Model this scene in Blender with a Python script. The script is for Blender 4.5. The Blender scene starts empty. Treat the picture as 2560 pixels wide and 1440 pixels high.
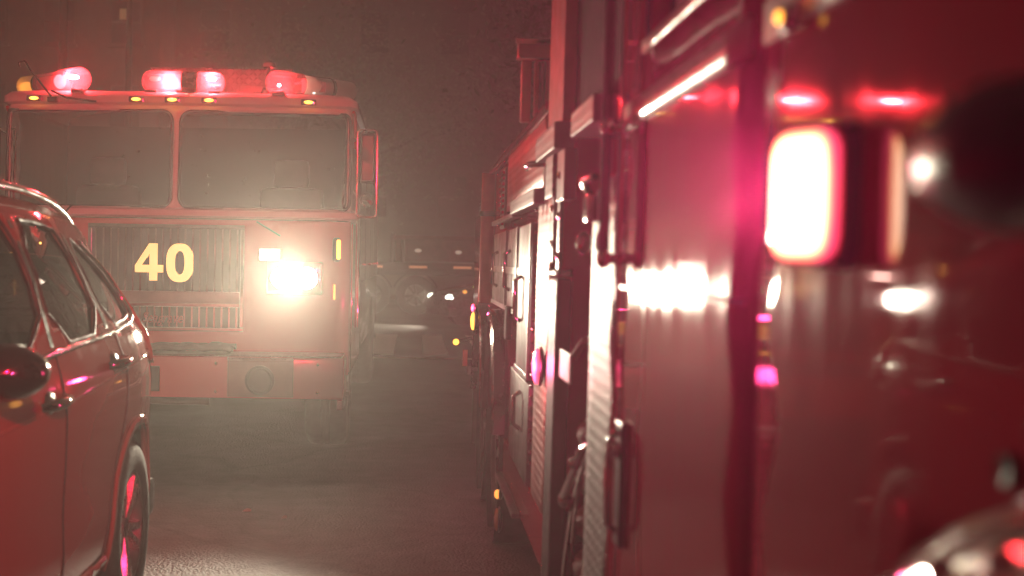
import bpy, bmesh, math, random
from mathutils import Vector, Matrix
from mathutils.geometry import delaunay_2d_cdt
random.seed(40)
R = math.radians
SC = bpy.context.scene
COL = SC.collection

# ------------------------------------------------------------------ camera
cam_d = bpy.data.cameras.new('camera')
cam = bpy.data.objects.new('camera', cam_d); COL.objects.link(cam)
cam.location = (0, 0, 1.45); cam.rotation_euler = (R(90), 0, 0)
cam.rotation_mode = 'XYZ'; cam.rotation_euler = (Matrix.Rotation(R(90), 4, 'X') @ Matrix.Rotation(R(0.9), 4, 'Z')).to_euler()
cam_d.sensor_width = 36.0; cam_d.lens = 50.0
cam_d.shift_x = 0.0957; cam_d.shift_y = -0.0273
cam_d.clip_start = 0.05; cam_d.clip_end = 600
cam_d.dof.use_dof = True; cam_d.dof.focus_distance = 9.4; cam_d.dof.aperture_fstop = 2.8
SC.camera = cam
# ------------------------------------------------------------------ night sky
W = bpy.data.worlds.new('World'); SC.world = W; W.use_nodes = True
wb = W.node_tree.nodes['Background']
wb.inputs[0].default_value = (0.90, 0.46, 0.36, 1); wb.inputs[1].default_value = 0.048
# ------------------------------------------------------------------ exposure / render
SC.view_settings.view_transform = 'Standard'; SC.view_settings.look = 'None'
SC.view_settings.exposure = 0.10; SC.view_settings.gamma = 1.0
SC.view_settings.use_curve_mapping = False
SC.render.engine = 'CYCLES'
cy = SC.cycles
cy.use_denoising = True
cy.max_bounces = 8; cy.transparent_max_bounces = 16; cy.volume_bounces = 0
cy.sample_clamp_indirect = 4.0; cy.sample_clamp_direct = 0.0
cy.caustics_reflective = False; cy.caustics_refractive = False

RED_LIGHT = (1.0, 0.045, 0.21)
HAZE_DENSITY = 0.0085; HAZE_G = 0.70
P_HEAD, P_BEACON, P_NEAR, P_ROOF = 390.0, 60.0, 95.0, 2000.0

# ------------------------------------------------------------------ material helpers
MATS = {}
def _new(name):
    m = bpy.data.materials.new(name); m.use_nodes = True
    nt = m.node_tree; return m, nt, nt.nodes['Principled BSDF'], nt.nodes['Material Output']
def _coord(nt, scale=(1, 1, 1)):
    tc = nt.nodes.new('ShaderNodeTexCoord'); mp = nt.nodes.new('ShaderNodeMapping')
    mp.inputs['Scale'].default_value = scale
    nt.links.new(tc.outputs['Object'], mp.inputs['Vector']); return mp.outputs['Vector']
def _noise(nt, vec, scale, detail=4, rough=0.6):
    n = nt.nodes.new('ShaderNodeTexNoise'); n.inputs['Scale'].default_value = scale
    n.inputs['Detail'].default_value = detail; n.inputs['Roughness'].default_value = rough
    nt.links.new(vec, n.inputs['Vector']); return n.outputs['Fac']
def _ramp(nt, fac, stops):
    r = nt.nodes.new('ShaderNodeValToRGB'); e = r.color_ramp.elements
    e[0].position, e[0].color = stops[0][0], (*stops[0][1], 1)
    e[1].position, e[1].color = stops[1][0], (*stops[1][1], 1)
    for p, c in stops[2:]:
        k = e.new(p); k.color = (*c, 1)
    nt.links.new(fac, r.inputs['Fac']); return r.outputs['Color']
def _bump(nt, h, strength, dist, b, target='Normal'):
    n = nt.nodes.new('ShaderNodeBump'); n.inputs['Strength'].default_value = strength
    n.inputs['Distance'].default_value = dist
    nt.links.new(h, n.inputs['Height']); nt.links.new(n.outputs['Normal'], b.inputs[target]); return n
def _math(nt, op, a, b=None):
    n = nt.nodes.new('ShaderNodeMath'); n.operation = op
    for i, v in ((0, a), (1, b)):
        if v is None: continue
        if isinstance(v, (int, float)): n.inputs[i].default_value = v
        else: nt.links.new(v, n.inputs[i])
    return n.outputs[0]

def pbr(name, col, rough=0.5, metal=0.0, coat=0.0, var=0.25, nscale=6.0, bump=0.0, bscale=60.0, stretch=(1, 1, 1), rvar=0.12):
    if name in MATS: return MATS[name]
    m, nt, b, o = _new(name)
    v = _coord(nt, stretch)
    f = _noise(nt, v, nscale)
    lo = tuple(c * (1 - var) for c in col); hi = tuple(min(1, c * (1 + var)) for c in col)
    nt.links.new(_ramp(nt, f, [(0.3, lo), (0.7, hi)]), b.inputs['Base Color'])
    f2 = _noise(nt, v, nscale * 2.7)
    mr = nt.nodes.new('ShaderNodeMapRange'); mr.inputs['To Min'].default_value = max(0.01, rough - rvar)
    mr.inputs['To Max'].default_value = min(1, rough + rvar)
    mr.inputs['From Min'].default_value = 0.3; mr.inputs['From Max'].default_value = 0.7
    nt.links.new(f2, mr.inputs['Value']); nt.links.new(mr.outputs[0], b.inputs['Roughness'])
    b.inputs['Metallic'].default_value = metal
    b.inputs['Coat Weight'].default_value = coat; b.inputs['Coat Roughness'].default_value = 0.04
    if bump:
        _bump(nt, _noise(nt, v, bscale, 3), bump, 0.01, b)
    MATS[name] = m; return m

def panel_paint(name, col, coat_rough=0.05, wave=0.10, dirt=0.5):
    """old fire-truck paint: lacquered, gently oil-canned, wiped dirt with vertical streaks"""
    m, nt, b, o = _new(name)
    v = _coord(nt); vs = _coord(nt, (1, 7, 0.9))
    d = _noise(nt, vs, 2.2, 5)
    nt.links.new(_ramp(nt, d, [(0.35, col), (0.75, tuple(c * (1 - 0.25 * dirt) + 0.03 * dirt for c in col))]), b.inputs['Base Color'])
    b.inputs['Roughness'].default_value = 0.42
    b.inputs['Coat Weight'].default_value = 0.85; b.inputs['Coat IOR'].default_value = 1.42
    b.inputs['Specular IOR Level'].default_value = 0.0
    f = _noise(nt, vs, 3.1, 6)
    mr = nt.nodes.new('ShaderNodeMapRange'); mr.inputs['From Min'].default_value = 0.35; mr.inputs['From Max'].default_value = 0.7
    mr.inputs['To Min'].default_value = coat_rough * 0.6; mr.inputs['To Max'].default_value = coat_rough * 2.6
    nt.links.new(f, mr.inputs['Value']); nt.links.new(mr.outputs[0], b.inputs['Coat Roughness'])
    bn = _bump(nt, _noise(nt, v, 3.0, 1), wave, 0.02, b, 'Coat Normal')
    MATS[name] = m; return m

def tread(name, col, a='Y', c='Z', cell=0.032, rough=0.34):
    m, nt, b, o = _new(name)
    tc = nt.nodes.new('ShaderNodeTexCoord'); sp = nt.nodes.new('ShaderNodeSeparateXYZ')
    nt.links.new(tc.outputs['Object'], sp.inputs[0])
    A = _math(nt, 'MULTIPLY', sp.outputs[a], 1 / cell); B = _math(nt, 'MULTIPLY', sp.outputs[c], 1 / cell)
    fa = _math(nt, 'SUBTRACT', _math(nt, 'FRACT', A), 0.5); fb = _math(nt, 'SUBTRACT', _math(nt, 'FRACT', B), 0.5)
    par = _math(nt, 'FLOORED_MODULO', _math(nt, 'ADD', _math(nt, 'FLOOR', A), _math(nt, 'FLOOR', B)), 2)
    s = _math(nt, 'SUBTRACT', _math(nt, 'MULTIPLY', par, 2), 1); sb = _math(nt, 'MULTIPLY', s, fb)
    p = _math(nt, 'MULTIPLY', _math(nt, 'ADD', fa, sb), 1.25); q = _math(nt, 'MULTIPLY', _math(nt, 'SUBTRACT', fa, sb), 4.2)
    dd = _math(nt, 'ADD', _math(nt, 'MULTIPLY', p, p), _math(nt, 'MULTIPLY', q, q))
    h = _math(nt, 'MAXIMUM', _math(nt, 'SUBTRACT', 1.0, dd), 0.0)
    _bump(nt, h, 0.9, 0.006, b)
    v = _coord(nt); f = _noise(nt, v, 5)
    nt.links.new(_ramp(nt, f, [(0.3, tuple(x * 0.55 for x in col)), (0.7, col)]), b.inputs['Base Color'])
    b.inputs['Metallic'].default_value = 0.6; b.inputs['Roughness'].default_value = rough
    MATS[name] = m; return m

def emit(name, col, strength, base=(0.6, 0.5, 0.4)):
    m, nt, b, o = _new(name)
    f = _noise(nt, _coord(nt), 40, 2)
    b.inputs['Base Color'].default_value = (*base, 1); b.inputs['Roughness'].default_value = 0.25
    nt.links.new(_ramp(nt, f, [(0.3, tuple(c * 0.85 for c in col)), (0.7, col)]), b.inputs['Emission Color'])
    b.inputs['Emission Strength'].default_value = strength
    m.cycles.emission_sampling = 'NONE'
    MATS[name] = m; return m

def thin_glass(name, tint, gloss=0.06, rough=0.02):
    """thin tinted pane: fresnel gloss over coloured transparency"""
    m, nt, b, o = _new(name)
    nt.nodes.remove(b)
    t = nt.nodes.new('ShaderNodeBsdfTransparent'); t.inputs[0].default_value = (*tint, 1)
    g = nt.nodes.new('ShaderNodeBsdfGlossy'); g.inputs['Roughness'].default_value = rough
    fr = nt.nodes.new('ShaderNodeFresnel'); fr.inputs['IOR'].default_value = 1.5
    f = _noise(nt, _coord(nt), 3, 5)
    mx = nt.nodes.new('ShaderNodeMixShader')
    fac = _math(nt, 'MINIMUM', _math(nt, 'ADD', fr.outputs[0], _math(nt, 'MULTIPLY', f, gloss * 0.3)), 1.0)
    nt.links.new(fac, mx.inputs[0]); nt.links.new(t.outputs[0], mx.inputs[1]); nt.links.new(g.outputs[0], mx.inputs[2])
    nt.links.new(mx.outputs[0], o.inputs['Surface'])
    MATS[name] = m; return m

def lens(name, col, trans=0.55):
    """moulded plastic lens: part see-through, part milky, ribbed gloss"""
    m, nt, b, o = _new(name)
    nt.nodes.remove(b)
    t = nt.nodes.new('ShaderNodeBsdfTransparent'); t.inputs[0].default_value = (*col, 1)
    l = nt.nodes.new('ShaderNodeBsdfTranslucent'); l.inputs[0].default_value = (*col, 1)
    g = nt.nodes.new('ShaderNodeBsdfGlossy'); g.inputs['Roughness'].default_value = 0.08
    wv = nt.nodes.new('ShaderNodeTexWave'); wv.inputs['Scale'].default_value = 22
    nt.links.new(_coord(nt), wv.inputs['Vector'])
    bp = nt.nodes.new('ShaderNodeBump'); bp.inputs['Strength'].default_value = 0.25; bp.inputs['Distance'].default_value = 0.004
    nt.links.new(wv.outputs['Fac'], bp.inputs['Height']); nt.links.new(bp.outputs[0], g.inputs['Normal'])
    m1 = nt.nodes.new('ShaderNodeMixShader'); m1.inputs[0].default_value = trans
    nt.links.new(l.outputs[0], m1.inputs[1]); nt.links.new(t.outputs[0], m1.inputs[2])
    fr = nt.nodes.new('ShaderNodeFresnel'); fr.inputs['IOR'].default_value = 1.45
    m2 = nt.nodes.new('ShaderNodeMixShader'); nt.links.new(fr.outputs[0], m2.inputs[0])
    nt.links.new(m1.outputs[0], m2.inputs[1]); nt.links.new(g.outputs[0], m2.inputs[2])
    nt.links.new(m2.outputs[0], o.inputs['Surface'])
    MATS[name] = m; return m

red = panel_paint('red_lacquer', (0.46, 0.018, 0.06), 0.04, 0.03)
red_far = panel_paint('red_lacquer_engine', (0.40, 0.014, 0.045), 0.09, 0.06)
white = panel_paint('white_lacquer', (0.62, 0.60, 0.56), 0.08, 0.06)
chrome = pbr('chrome', (0.72, 0.70, 0.68), 0.10, 1.0, var=0.1, rvar=0.05)
steel = pbr('brushed_steel', (0.16, 0.15, 0.14), 0.38, 0.6, var=0.15, nscale=3, bump=0.12, bscale=30, stretch=(1, 14, 1))
alloy = pbr('wheel_alloy', (0.58, 0.56, 0.54), 0.30, 0.9, var=0.12)
plate = tread('tread_plate', (0.15, 0.135, 0.125), rough=0.5)
door_steel = pbr('dull_door_steel', (0.10, 0.088, 0.08), 0.5, 0.55, var=0.25, nscale=3, bump=0.12, bscale=30)
plate_f = tread('tread_plate_front', (0.26, 0.24, 0.23), 'X', 'Z', 0.036)
plate_r = tread('tread_plate_painted', (0.34, 0.05, 0.05), rough=0.4)
rubber = pbr('black_rubber', (0.018, 0.017, 0.016), 0.7, bump=0.3, bscale=90)
blackp = pbr('black_plastic', (0.015, 0.014, 0.014), 0.35, rvar=0.1)
dark = pbr('dark_metal', (0.035, 0.032, 0.03), 0.5, 0.3)
gold = pbr('stripe_white', (0.78, 0.74, 0.66), 0.35, coat=0.6, var=0.1)
carpaint = panel_paint('maroon_car_paint', (0.22, 0.045, 0.05), 0.03, 0.03, 0.3)
glass_dark = thin_glass('tinted_glass', (0.30, 0.31, 0.30))
glass_wind = thin_glass('windshield_glass', (0.30, 0.32, 0.30))
cloth = pbr('seat_cloth', (0.04, 0.038, 0.036), 0.85, bump=0.3, bscale=80)
hose = pbr('hose_jacket', (0.20, 0.12, 0.09), 0.75, bump=0.4, bscale=120)
lens_red = lens('red_lens', (1.0, 0.095, 0.19), 0.88)
lens_clear = lens('clear_lens', (0.92, 0.88, 0.86), 0.62)
lens_frost = lens('frosted_pink_lens', (0.95, 0.72, 0.70), 0.35)
lens_amber = lens('amber_lens', (1.0, 0.45, 0.05), 0.5)
e_head = emit('headlamp_glow', (1.0, 0.86, 0.62), 60.0)
e_head_dim = emit('headlamp_glow_dim', (1.0, 0.72, 0.60), 40.0)
e_bulb = emit('beacon_bulb', (1.0, 0.32, 0.22), 2600.0); e_bulb.cycles.emission_sampling = 'AUTO'
e_bulb_dim = emit('beacon_bulb_dim', (1.0, 0.40, 0.16), 6.0)
e_flash = emit('flasher_glow', (1.0, 0.55, 0.45), 9.0)
e_amber = emit('amber_glow', (1.0, 0.42, 0.05), 3.2)
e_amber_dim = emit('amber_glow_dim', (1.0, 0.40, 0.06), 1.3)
e_red = emit('red_marker_glow', (1.0, 0.07, 0.14), 2.6)
e_white = emit('white_lamp_glow', (0.95, 1.0, 0.85), 4.0)
e_num = emit('numeral_glow', (1.0, 0.66, 0.22), 1.05, (0.8, 0.7, 0.4))  # emission stands in for light returned by the reflective numerals

# ------------------------------------------------------------------ mesh helpers
class MB:
    def __init__(s): s.v, s.f = [], []
    def add(s, vs, fs):
        o = len(s.v); s.v += [tuple(p) for p in vs]; s.f += [tuple(i + o for i in f) for f in fs]; return s
    def box(s, x0, x1, y0, y1, z0, z1, b=0.0, seg=2):
        if b <= 0:
            vs = [(x, y, z) for x in (x0, x1) for y in (y0, y1) for z in (z0, z1)]
            return s.add(vs, [(0, 1, 3, 2), (4, 6, 7, 5), (0, 4, 5, 1), (2, 3, 7, 6), (0, 2, 6, 4), (1, 5, 7, 3)])
        bm = bmesh.new(); bmesh.ops.create_cube(bm, size=1)
        for v in bm.verts:
            v.co = ((x0 + x1) / 2 + v.co.x * (x1 - x0), (y0 + y1) / 2 + v.co.y * (y1 - y0), (z0 + z1) / 2 + v.co.z * (z1 - z0))
        bmesh.ops.bevel(bm, geom=bm.edges[:], offset=b, segments=seg, affect='EDGES', profile=0.6)
        bm.verts.index_update()
        s.add([v.co[:] for v in bm.verts], [[v.index for v in f.verts] for f in bm.faces]); bm.free(); return s
    def tube(s, pts, r, n=10, cap=True):
        pts = [Vector(p) for p in pts]; rs = r if isinstance(r, (list, tuple)) else [r] * len(pts)
        vs, fs = [], []; up = None
        for i, p in enumerate(pts):
            t = (pts[min(i + 1, len(pts) - 1)] - pts[max(i - 1, 0)]).normalized()
            if up is None:
                up = t.orthogonal().normalized()
            up = (up - t * up.dot(t)).normalized(); w = t.cross(up)
            for k in range(n):
                a = 2 * math.pi * k / n; vs.append(p + (up * math.cos(a) + w * math.sin(a)) * rs[i])
        for i in range(len(pts) - 1):
            for k in range(n):
                k2 = (k + 1) % n; fs.append((i * n + k, i * n + k2, (i + 1) * n + k2, (i + 1) * n + k))
        if cap:
            fs.append(tuple(range(n - 1, -1, -1))); m = (len(pts) - 1) * n; fs.append(tuple(range(m, m + n)))
        return s.add(vs, fs)
    def lathe(s, prof, o, axis, n=24, sc=(1, 1), a0=0.0, a1=2 * math.pi):
        """prof: (radius, distance along axis)"""
        ax = Vector(axis).normalized(); u = Vector((0, 0, 1)) if abs(ax.z) < 0.9 else Vector((1, 0, 0))
        u = (u - ax * u.dot(ax)).normalized(); w = ax.cross(u); o = Vector(o); full = abs(a1 - a0 - 2 * math.pi) < 1e-6
        N = n if full else n + 1; vs, fs = [], []
        for r, t in prof:
            for k in range(N):
                a = a0 + (a1 - a0) * k / n
                vs.append(o + ax * t + (u * math.cos(a) * sc[0] + w * math.sin(a) * sc[1]) * r)
        for i in range(len(prof) - 1):
            for k in range(n):
                k2 = (k + 1) % N; fs.append((i * N + k, i * N + k2, (i + 1) * N + k2, (i + 1) * N + k))
        return s.add(vs, fs)
    def ell(s, c, r, n=20, m=12):
        c = Vector(c); vs, fs = [], []
        for i in range(m + 1):
            t = math.pi * i / m
            for k in range(n):
                a = 2 * math.pi * k / n
                vs.append((c.x + r[0] * math.sin(t) * math.cos(a), c.y + r[1] * math.sin(t) * math.sin(a), c.z + r[2] * math.cos(t)))
        for i in range(m):
            for k in range(n):
                k2 = (k + 1) % n; fs.append((i * n + k, i * n + k2, (i + 1) * n + k2, (i + 1) * n + k))
        return s.add(vs, fs)
    def panel(s, outline, holes, fn, step=0.1, flip=False):
        vs, fs = cdt(outline, holes, step)
        return s.add([fn(u, v) for u, v in vs], [f[::-1] if flip else f for f in fs])
    def prism(s, poly, fn0, fn1):
        """polygon filled at fn0 and fn1 and joined round its edge"""
        vs, fs = cdt(poly, [], 9e9); n = len(poly)
        s.add([fn0(*p) for p in vs], [f[::-1] for f in fs]); s.add([fn1(*p) for p in vs], fs)
        return s.add([fn0(*p) for p in poly] + [fn1(*p) for p in poly], [(i, (i + 1) % n, n + (i + 1) % n, n + i) for i in range(n)])

def inside(p, poly):
    x, y = p; c = False; j = len(poly) - 1
    for i in range(len(poly)):
        xi, yi = poly[i]; xj, yj = poly[j]
        if (yi > y) != (yj > y) and x < (xj - xi) * (y - yi) / (yj - yi) + xi: c = not c
        j = i
    return c
def dense(poly, step, closed=True):
    out = []; n = len(poly)
    for i in range(n if closed else n - 1):
        a, b = poly[i], poly[(i + 1) % n]; k = max(1, int(math.hypot(b[0] - a[0], b[1] - a[1]) / step))
        out += [(a[0] + (b[0] - a[0]) * t / k, a[1] + (b[1] - a[1]) * t / k) for t in range(k)]
    if not closed: out.append(poly[-1])
    return out
def cdt(outline, holes, step):
    big = step > 1e6
    loops = [outline if big else dense(outline, step)] + [h if big else dense(h, step) for h in holes]
    pts, edges = [], []
    for lp in loops:
        o = len(pts); pts += [Vector(p) for p in lp]; edges += [(o + i, o + (i + 1) % len(lp)) for i in range(len(lp))]
    if not big:
        x0 = min(p[0] for p in outline); x1 = max(p[0] for p in outline); y0 = min(p[1] for p in outline); y1 = max(p[1] for p in outline)
        i = 0; y = y0 + step * 0.5
        while y < y1:
            x = x0 + step * (0.5 if i % 2 else 0.9)
            while x < x1:
                if inside((x, y), outline) and not any(inside((x, y), h) for h in holes):
                    pts.append(Vector((x + random.uniform(-.1, .1) * step, y)))
                x += step
            y += step * 0.87; i += 1
    r = delaunay_2d_cdt(pts, edges, [], 0, 1e-5)
    vs = [tuple(v) for v in r[0]]; fs = []
    for f in r[2]:
        c = (sum(vs[i][0] for i in f) / 3, sum(vs[i][1] for i in f) / 3)
        if inside(c, outline) and not any(inside(c, h) for h in holes): fs.append(tuple(f))
    return vs, fs
def rrect(x0, x1, y0, y1, r, n=6):
    out = []
    for cx, cy_, a in ((x1 - r, y0 + r, -90), (x1 - r, y1 - r, 0), (x0 + r, y1 - r, 90), (x0 + r, y0 + r, 180)):
        for k in range(n + 1):
            t = R(a + 90 * k / n); out.append((cx + r * math.cos(t), cy_ + r * math.sin(t)))
    return out
def arc(cx, cy_, r, a0, a1, n=14, ry=None):
    ry = ry or r
    return [(cx + r * math.cos(R(a0 + (a1 - a0) * k / n)), cy_ + ry * math.sin(R(a0 + (a1 - a0) * k / n))) for k in range(n + 1)]
def smooth_poly(pts, it=2, closed=True):
    for _ in range(it):
        out = []; n = len(pts)
        rng = range(n) if closed else range(n - 1)
        if not closed: out.append(pts[0])
        for i in rng:
            a, b = pts[i], pts[(i + 1) % n]
            out.append(tuple(a[k] * .75 + b[k] * .25 for k in range(len(a)))); out.append(tuple(a[k] * .25 + b[k] * .75 for k in range(len(a))))
        if not closed: out.append(pts[-1])
        pts = out
    return pts

PINV = {}
LEAN = [0.0]
def thing(name, label, cat, loc=(0, 0, 0), rz=0.0, group=None, world=True):
    o = bpy.data.objects.new(name, None); COL.objects.link(o)
    o.empty_display_size = 0.2; o.location = loc; o.rotation_euler = (0, 0, rz)
    o['label'] = label; o['category'] = cat
    if group: o['group'] = group
    if world: PINV[o.name] = (Matrix.Translation(loc) @ Matrix.Rotation(rz, 4, 'Z')).inverted()
    return o
def obj(name, mb, mat, parent=None, smooth=False, thick=0.0, bevel=0.0, label=None, data=None, off=-1):
    if LEAN[0] and mb is not None: mb.v = [(p[0] + (p[2] - 1.45) * LEAN[0], p[1], p[2]) for p in mb.v]
    if data is None:
        me = bpy.data.meshes.new(name); me.from_pydata(mb.v, [], mb.f); me.validate()
        if thick == 0:
            bm = bmesh.new(); bm.from_mesh(me); bmesh.ops.remove_doubles(bm, verts=bm.verts, dist=1e-5)
            bmesh.ops.recalc_face_normals(bm, faces=bm.faces); bm.to_mesh(me); bm.free()
        me.materials.append(mat)
        if smooth:
            me.shade_smooth(); me.set_sharp_from_angle(angle=R(smooth if smooth > 1 else 40))
    else: me = data
    o = bpy.data.objects.new(name, me); COL.objects.link(o)
    if parent is not None:
        o.parent = parent
        if parent.name in PINV: o.matrix_parent_inverse = PINV[parent.name]
    if thick:
        md = o.modifiers.new('thickness', 'SOLIDIFY'); md.thickness = thick; md.offset = off
    if label: o['label'] = label
    return o
def struct(o): o['kind'] = 'structure'; return o
def tag(o, label, cat, group=None):
    o['label'] = label; o['category'] = cat
    if group: o['group'] = group
    return o
def lamp(name, kind, loc, power, col, parent, size=0.03, rot=None, cone=None, blend=0.6):
    d = bpy.data.lights.new(name, kind); d.energy = power; d.color = col
    d.shadow_soft_size = size
    if kind == 'SPOT': d.spot_size = R(cone); d.spot_blend = blend
    o = bpy.data.objects.new(name, d); COL.objects.link(o); o.location = loc
    if rot: o.rotation_euler = rot
    if parent is not None:
        o.parent = parent
        if parent.name in PINV: o.matrix_parent_inverse = PINV[parent.name]
    return o

def wheel(parent, c, r, rim_r, w, side, spokes=10, rim_mat=None, spoke_w=0.035, local_name='wheel'):
    """wheel about the X axis; side=+1/-1: outward direction along X. tyre mesh is the part, rim a sub-part"""
    s = side; cx, cy_, cz = c
    prof = [(rim_r, -w * .5), (rim_r + .02, -w * .5), (r * .93, -w * .52), (r * .985, -w * .42), (r, -w * .3), (r, -w * .12), (r * .985, -w * .11), (r * .985, -w * .07), (r, -w * .06),
            (r, w * .06), (r * .985, w * .07), (r * .985, w * .11), (r, w * .12), (r, w * .3), (r * .985, w * .42), (r * .93, w * .5), (rim_r + .05, w * .53), (rim_r + .012, w * .5), (rim_r, w * .44), (rim_r - .012, w * .2), (rim_r - .02, -w * .4)]
    t = obj('wheel', MB().lathe(prof, c, (s, 0, 0), 48), rubber, parent, smooth=50)
    rm = MB().lathe([(rim_r, w * .47), (rim_r - .012, w * .46), (rim_r - .022, w * .34), (rim_r - .03, -w * .2), (0.02, -w * .25)], c, (s, 0, 0), 40)
    rm.lathe([(rim_r * .16, w * .2), (rim_r * .2, w * .33), (rim_r * .17, w * .37), (0.001, w * .385)], c, (s, 0, 0), 20)
    rim = obj('rim', rm, pbr('rim_well', (0.10, 0.095, 0.09), 0.45, 0.6), t, smooth=40)
    sp = MB()
    for k in range(spokes):
        a = 2 * math.pi * k / spokes + (0.12 if k % 2 else -0.12)
        d = Vector((0, math.cos(a), math.sin(a))); q = Vector((0, -math.sin(a), math.cos(a))); X = Vector((s, 0, 0)); C = Vector(c)
        vs = []
        for rr, hw, xo in ((rim_r * .12, spoke_w * .9, w * .35), (rim_r * .55, spoke_w * .62, w * .42), (rim_r * .985, spoke_w * .95, w * .45)):
            for sg in (-1, 1):
                vs.append(C + d * rr + q * hw * sg * .5 + X * xo)
            for sg in (-1, 1):
                vs.append(C + d * rr + q * hw * sg * .85 + X * (xo - w * .16))
        fs = []
        for i in (0, 4):
            fs += [(i, i + 1, i + 5, i + 4), (i + 1, i + 3, i + 7, i + 5), (i + 2, i, i + 4, i + 6), (i + 3, i + 2, i + 6, i + 7)]
        sp.add(vs, fs)
    obj('spokes', sp, rim_mat or alloy, rim, smooth=30)
    return t
# ================================================================== SETTING
asph, nt, b, o = _new('asphalt')
v = _coord(nt)
big = _noise(nt, v, 0.35, 5); fine = _noise(nt, v, 140, 3, 0.7); mid = _noise(nt, v, 6, 5)
nt.links.new(_ramp(nt, _math(nt, 'ADD', _math(nt, 'MULTIPLY', big, .5), _math(nt, 'MULTIPLY', mid, .5)), [(0.36, (0.026, 0.024, 0.023)), (0.62, (0.085, 0.078, 0.072))]), b.inputs['Base Color'])
vor = nt.nodes.new('ShaderNodeTexVoronoi'); vor.inputs['Scale'].default_value = 65; nt.links.new(v, vor.inputs['Vector'])
wn = nt.nodes.new('ShaderNodeTexNoise'); wn.inputs['Scale'].default_value = 1.6; nt.links.new(v, wn.inputs['Vector'])
wv_ = nt.nodes.new('ShaderNodeVectorMath'); wv_.operation = 'MULTIPLY_ADD'; wv_.inputs[1].default_value = (.7, .7, 0)
nt.links.new(wn.outputs['Color'], wv_.inputs[0]); nt.links.new(v, wv_.inputs[2])
ck = nt.nodes.new('ShaderNodeTexVoronoi'); ck.feature = 'DISTANCE_TO_EDGE'; ck.inputs['Scale'].default_value = 0.42; nt.links.new(wv_.outputs[0], ck.inputs['Vector'])
crk = nt.nodes.new('ShaderNodeMapRange'); crk.inputs['From Min'].default_value = .003; crk.inputs['From Max'].default_value = .012
crk.inputs['To Min'].default_value = .62; nt.links.new(ck.outputs['Distance'], crk.inputs['Value'])
old = b.inputs['Base Color'].links[0].from_socket
mulc = nt.nodes.new('ShaderNodeMix'); mulc.data_type = 'RGBA'; mulc.blend_type = 'MULTIPLY'; mulc.inputs[0].default_value = 1.0
nt.links.new(old, mulc.inputs[6]); nt.links.new(crk.outputs[0], mulc.inputs[7]); nt.links.new(mulc.outputs[2], b.inputs['Base Color'])
hh = _math(nt, 'ADD', _math(nt, 'MULTIPLY', vor.outputs['Distance'], -1.0), _math(nt, 'MULTIPLY', fine, .6))
_bump(nt, hh, 0.75, 0.008, b)
mr = nt.nodes.new('ShaderNodeMapRange'); mr.inputs['From Min'].default_value = .35; mr.inputs['From Max'].default_value = .65
mr.inputs['To Min'].default_value = 0.40; mr.inputs['To Max'].default_value = 0.68
nt.links.new(big, mr.inputs['Value']); nt.links.new(mr.outputs[0], b.inputs['Roughness'])

G = MB(); G.add([(-130, -20, 0), (130, -20, 0), (130, 140, 0), (-130, 140, 0)], [(0, 1, 2, 3)])
struct(obj('road', G, asph))
road_paint = pbr('road_paint', (0.80, 0.77, 0.70), 0.55, var=0.2, nscale=14, bump=0.3, bscale=120)
cw = struct(obj('crosswalk', MB().add([(-9.5, 20.85, .004), (3.6, 20.85, .004), (3.6, 21.15, .004), (-9.5, 21.15, .004)], [(0, 1, 2, 3)]), road_paint))
for k in range(-11, 5):
    xx = -0.50 + 0.86 * k
    w2 = 0.20 + random.uniform(-.01, .01)
    obj('stripe', MB().add([(xx - w2, 21.75, .004), (xx + w2, 21.75, .004), (xx + w2, 27.6, .004), (xx - w2, 27.6, .004)], [(0, 1, 2, 3)]), road_paint, cw)
conc = pbr('concrete', (0.22, 0.21, 0.19), 0.8, bump=0.3, bscale=40)
for nm, x0, x1, y0, y1 in (('pavement', -12, -5.6, -20, 20), ('pavement', 5.9, 12, -20, 20), ('pavement', -30, 30, 47, 52)):
    struct(obj(nm, MB().box(x0, x1, y0, y1, -.02, .14, .02), conc))
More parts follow.
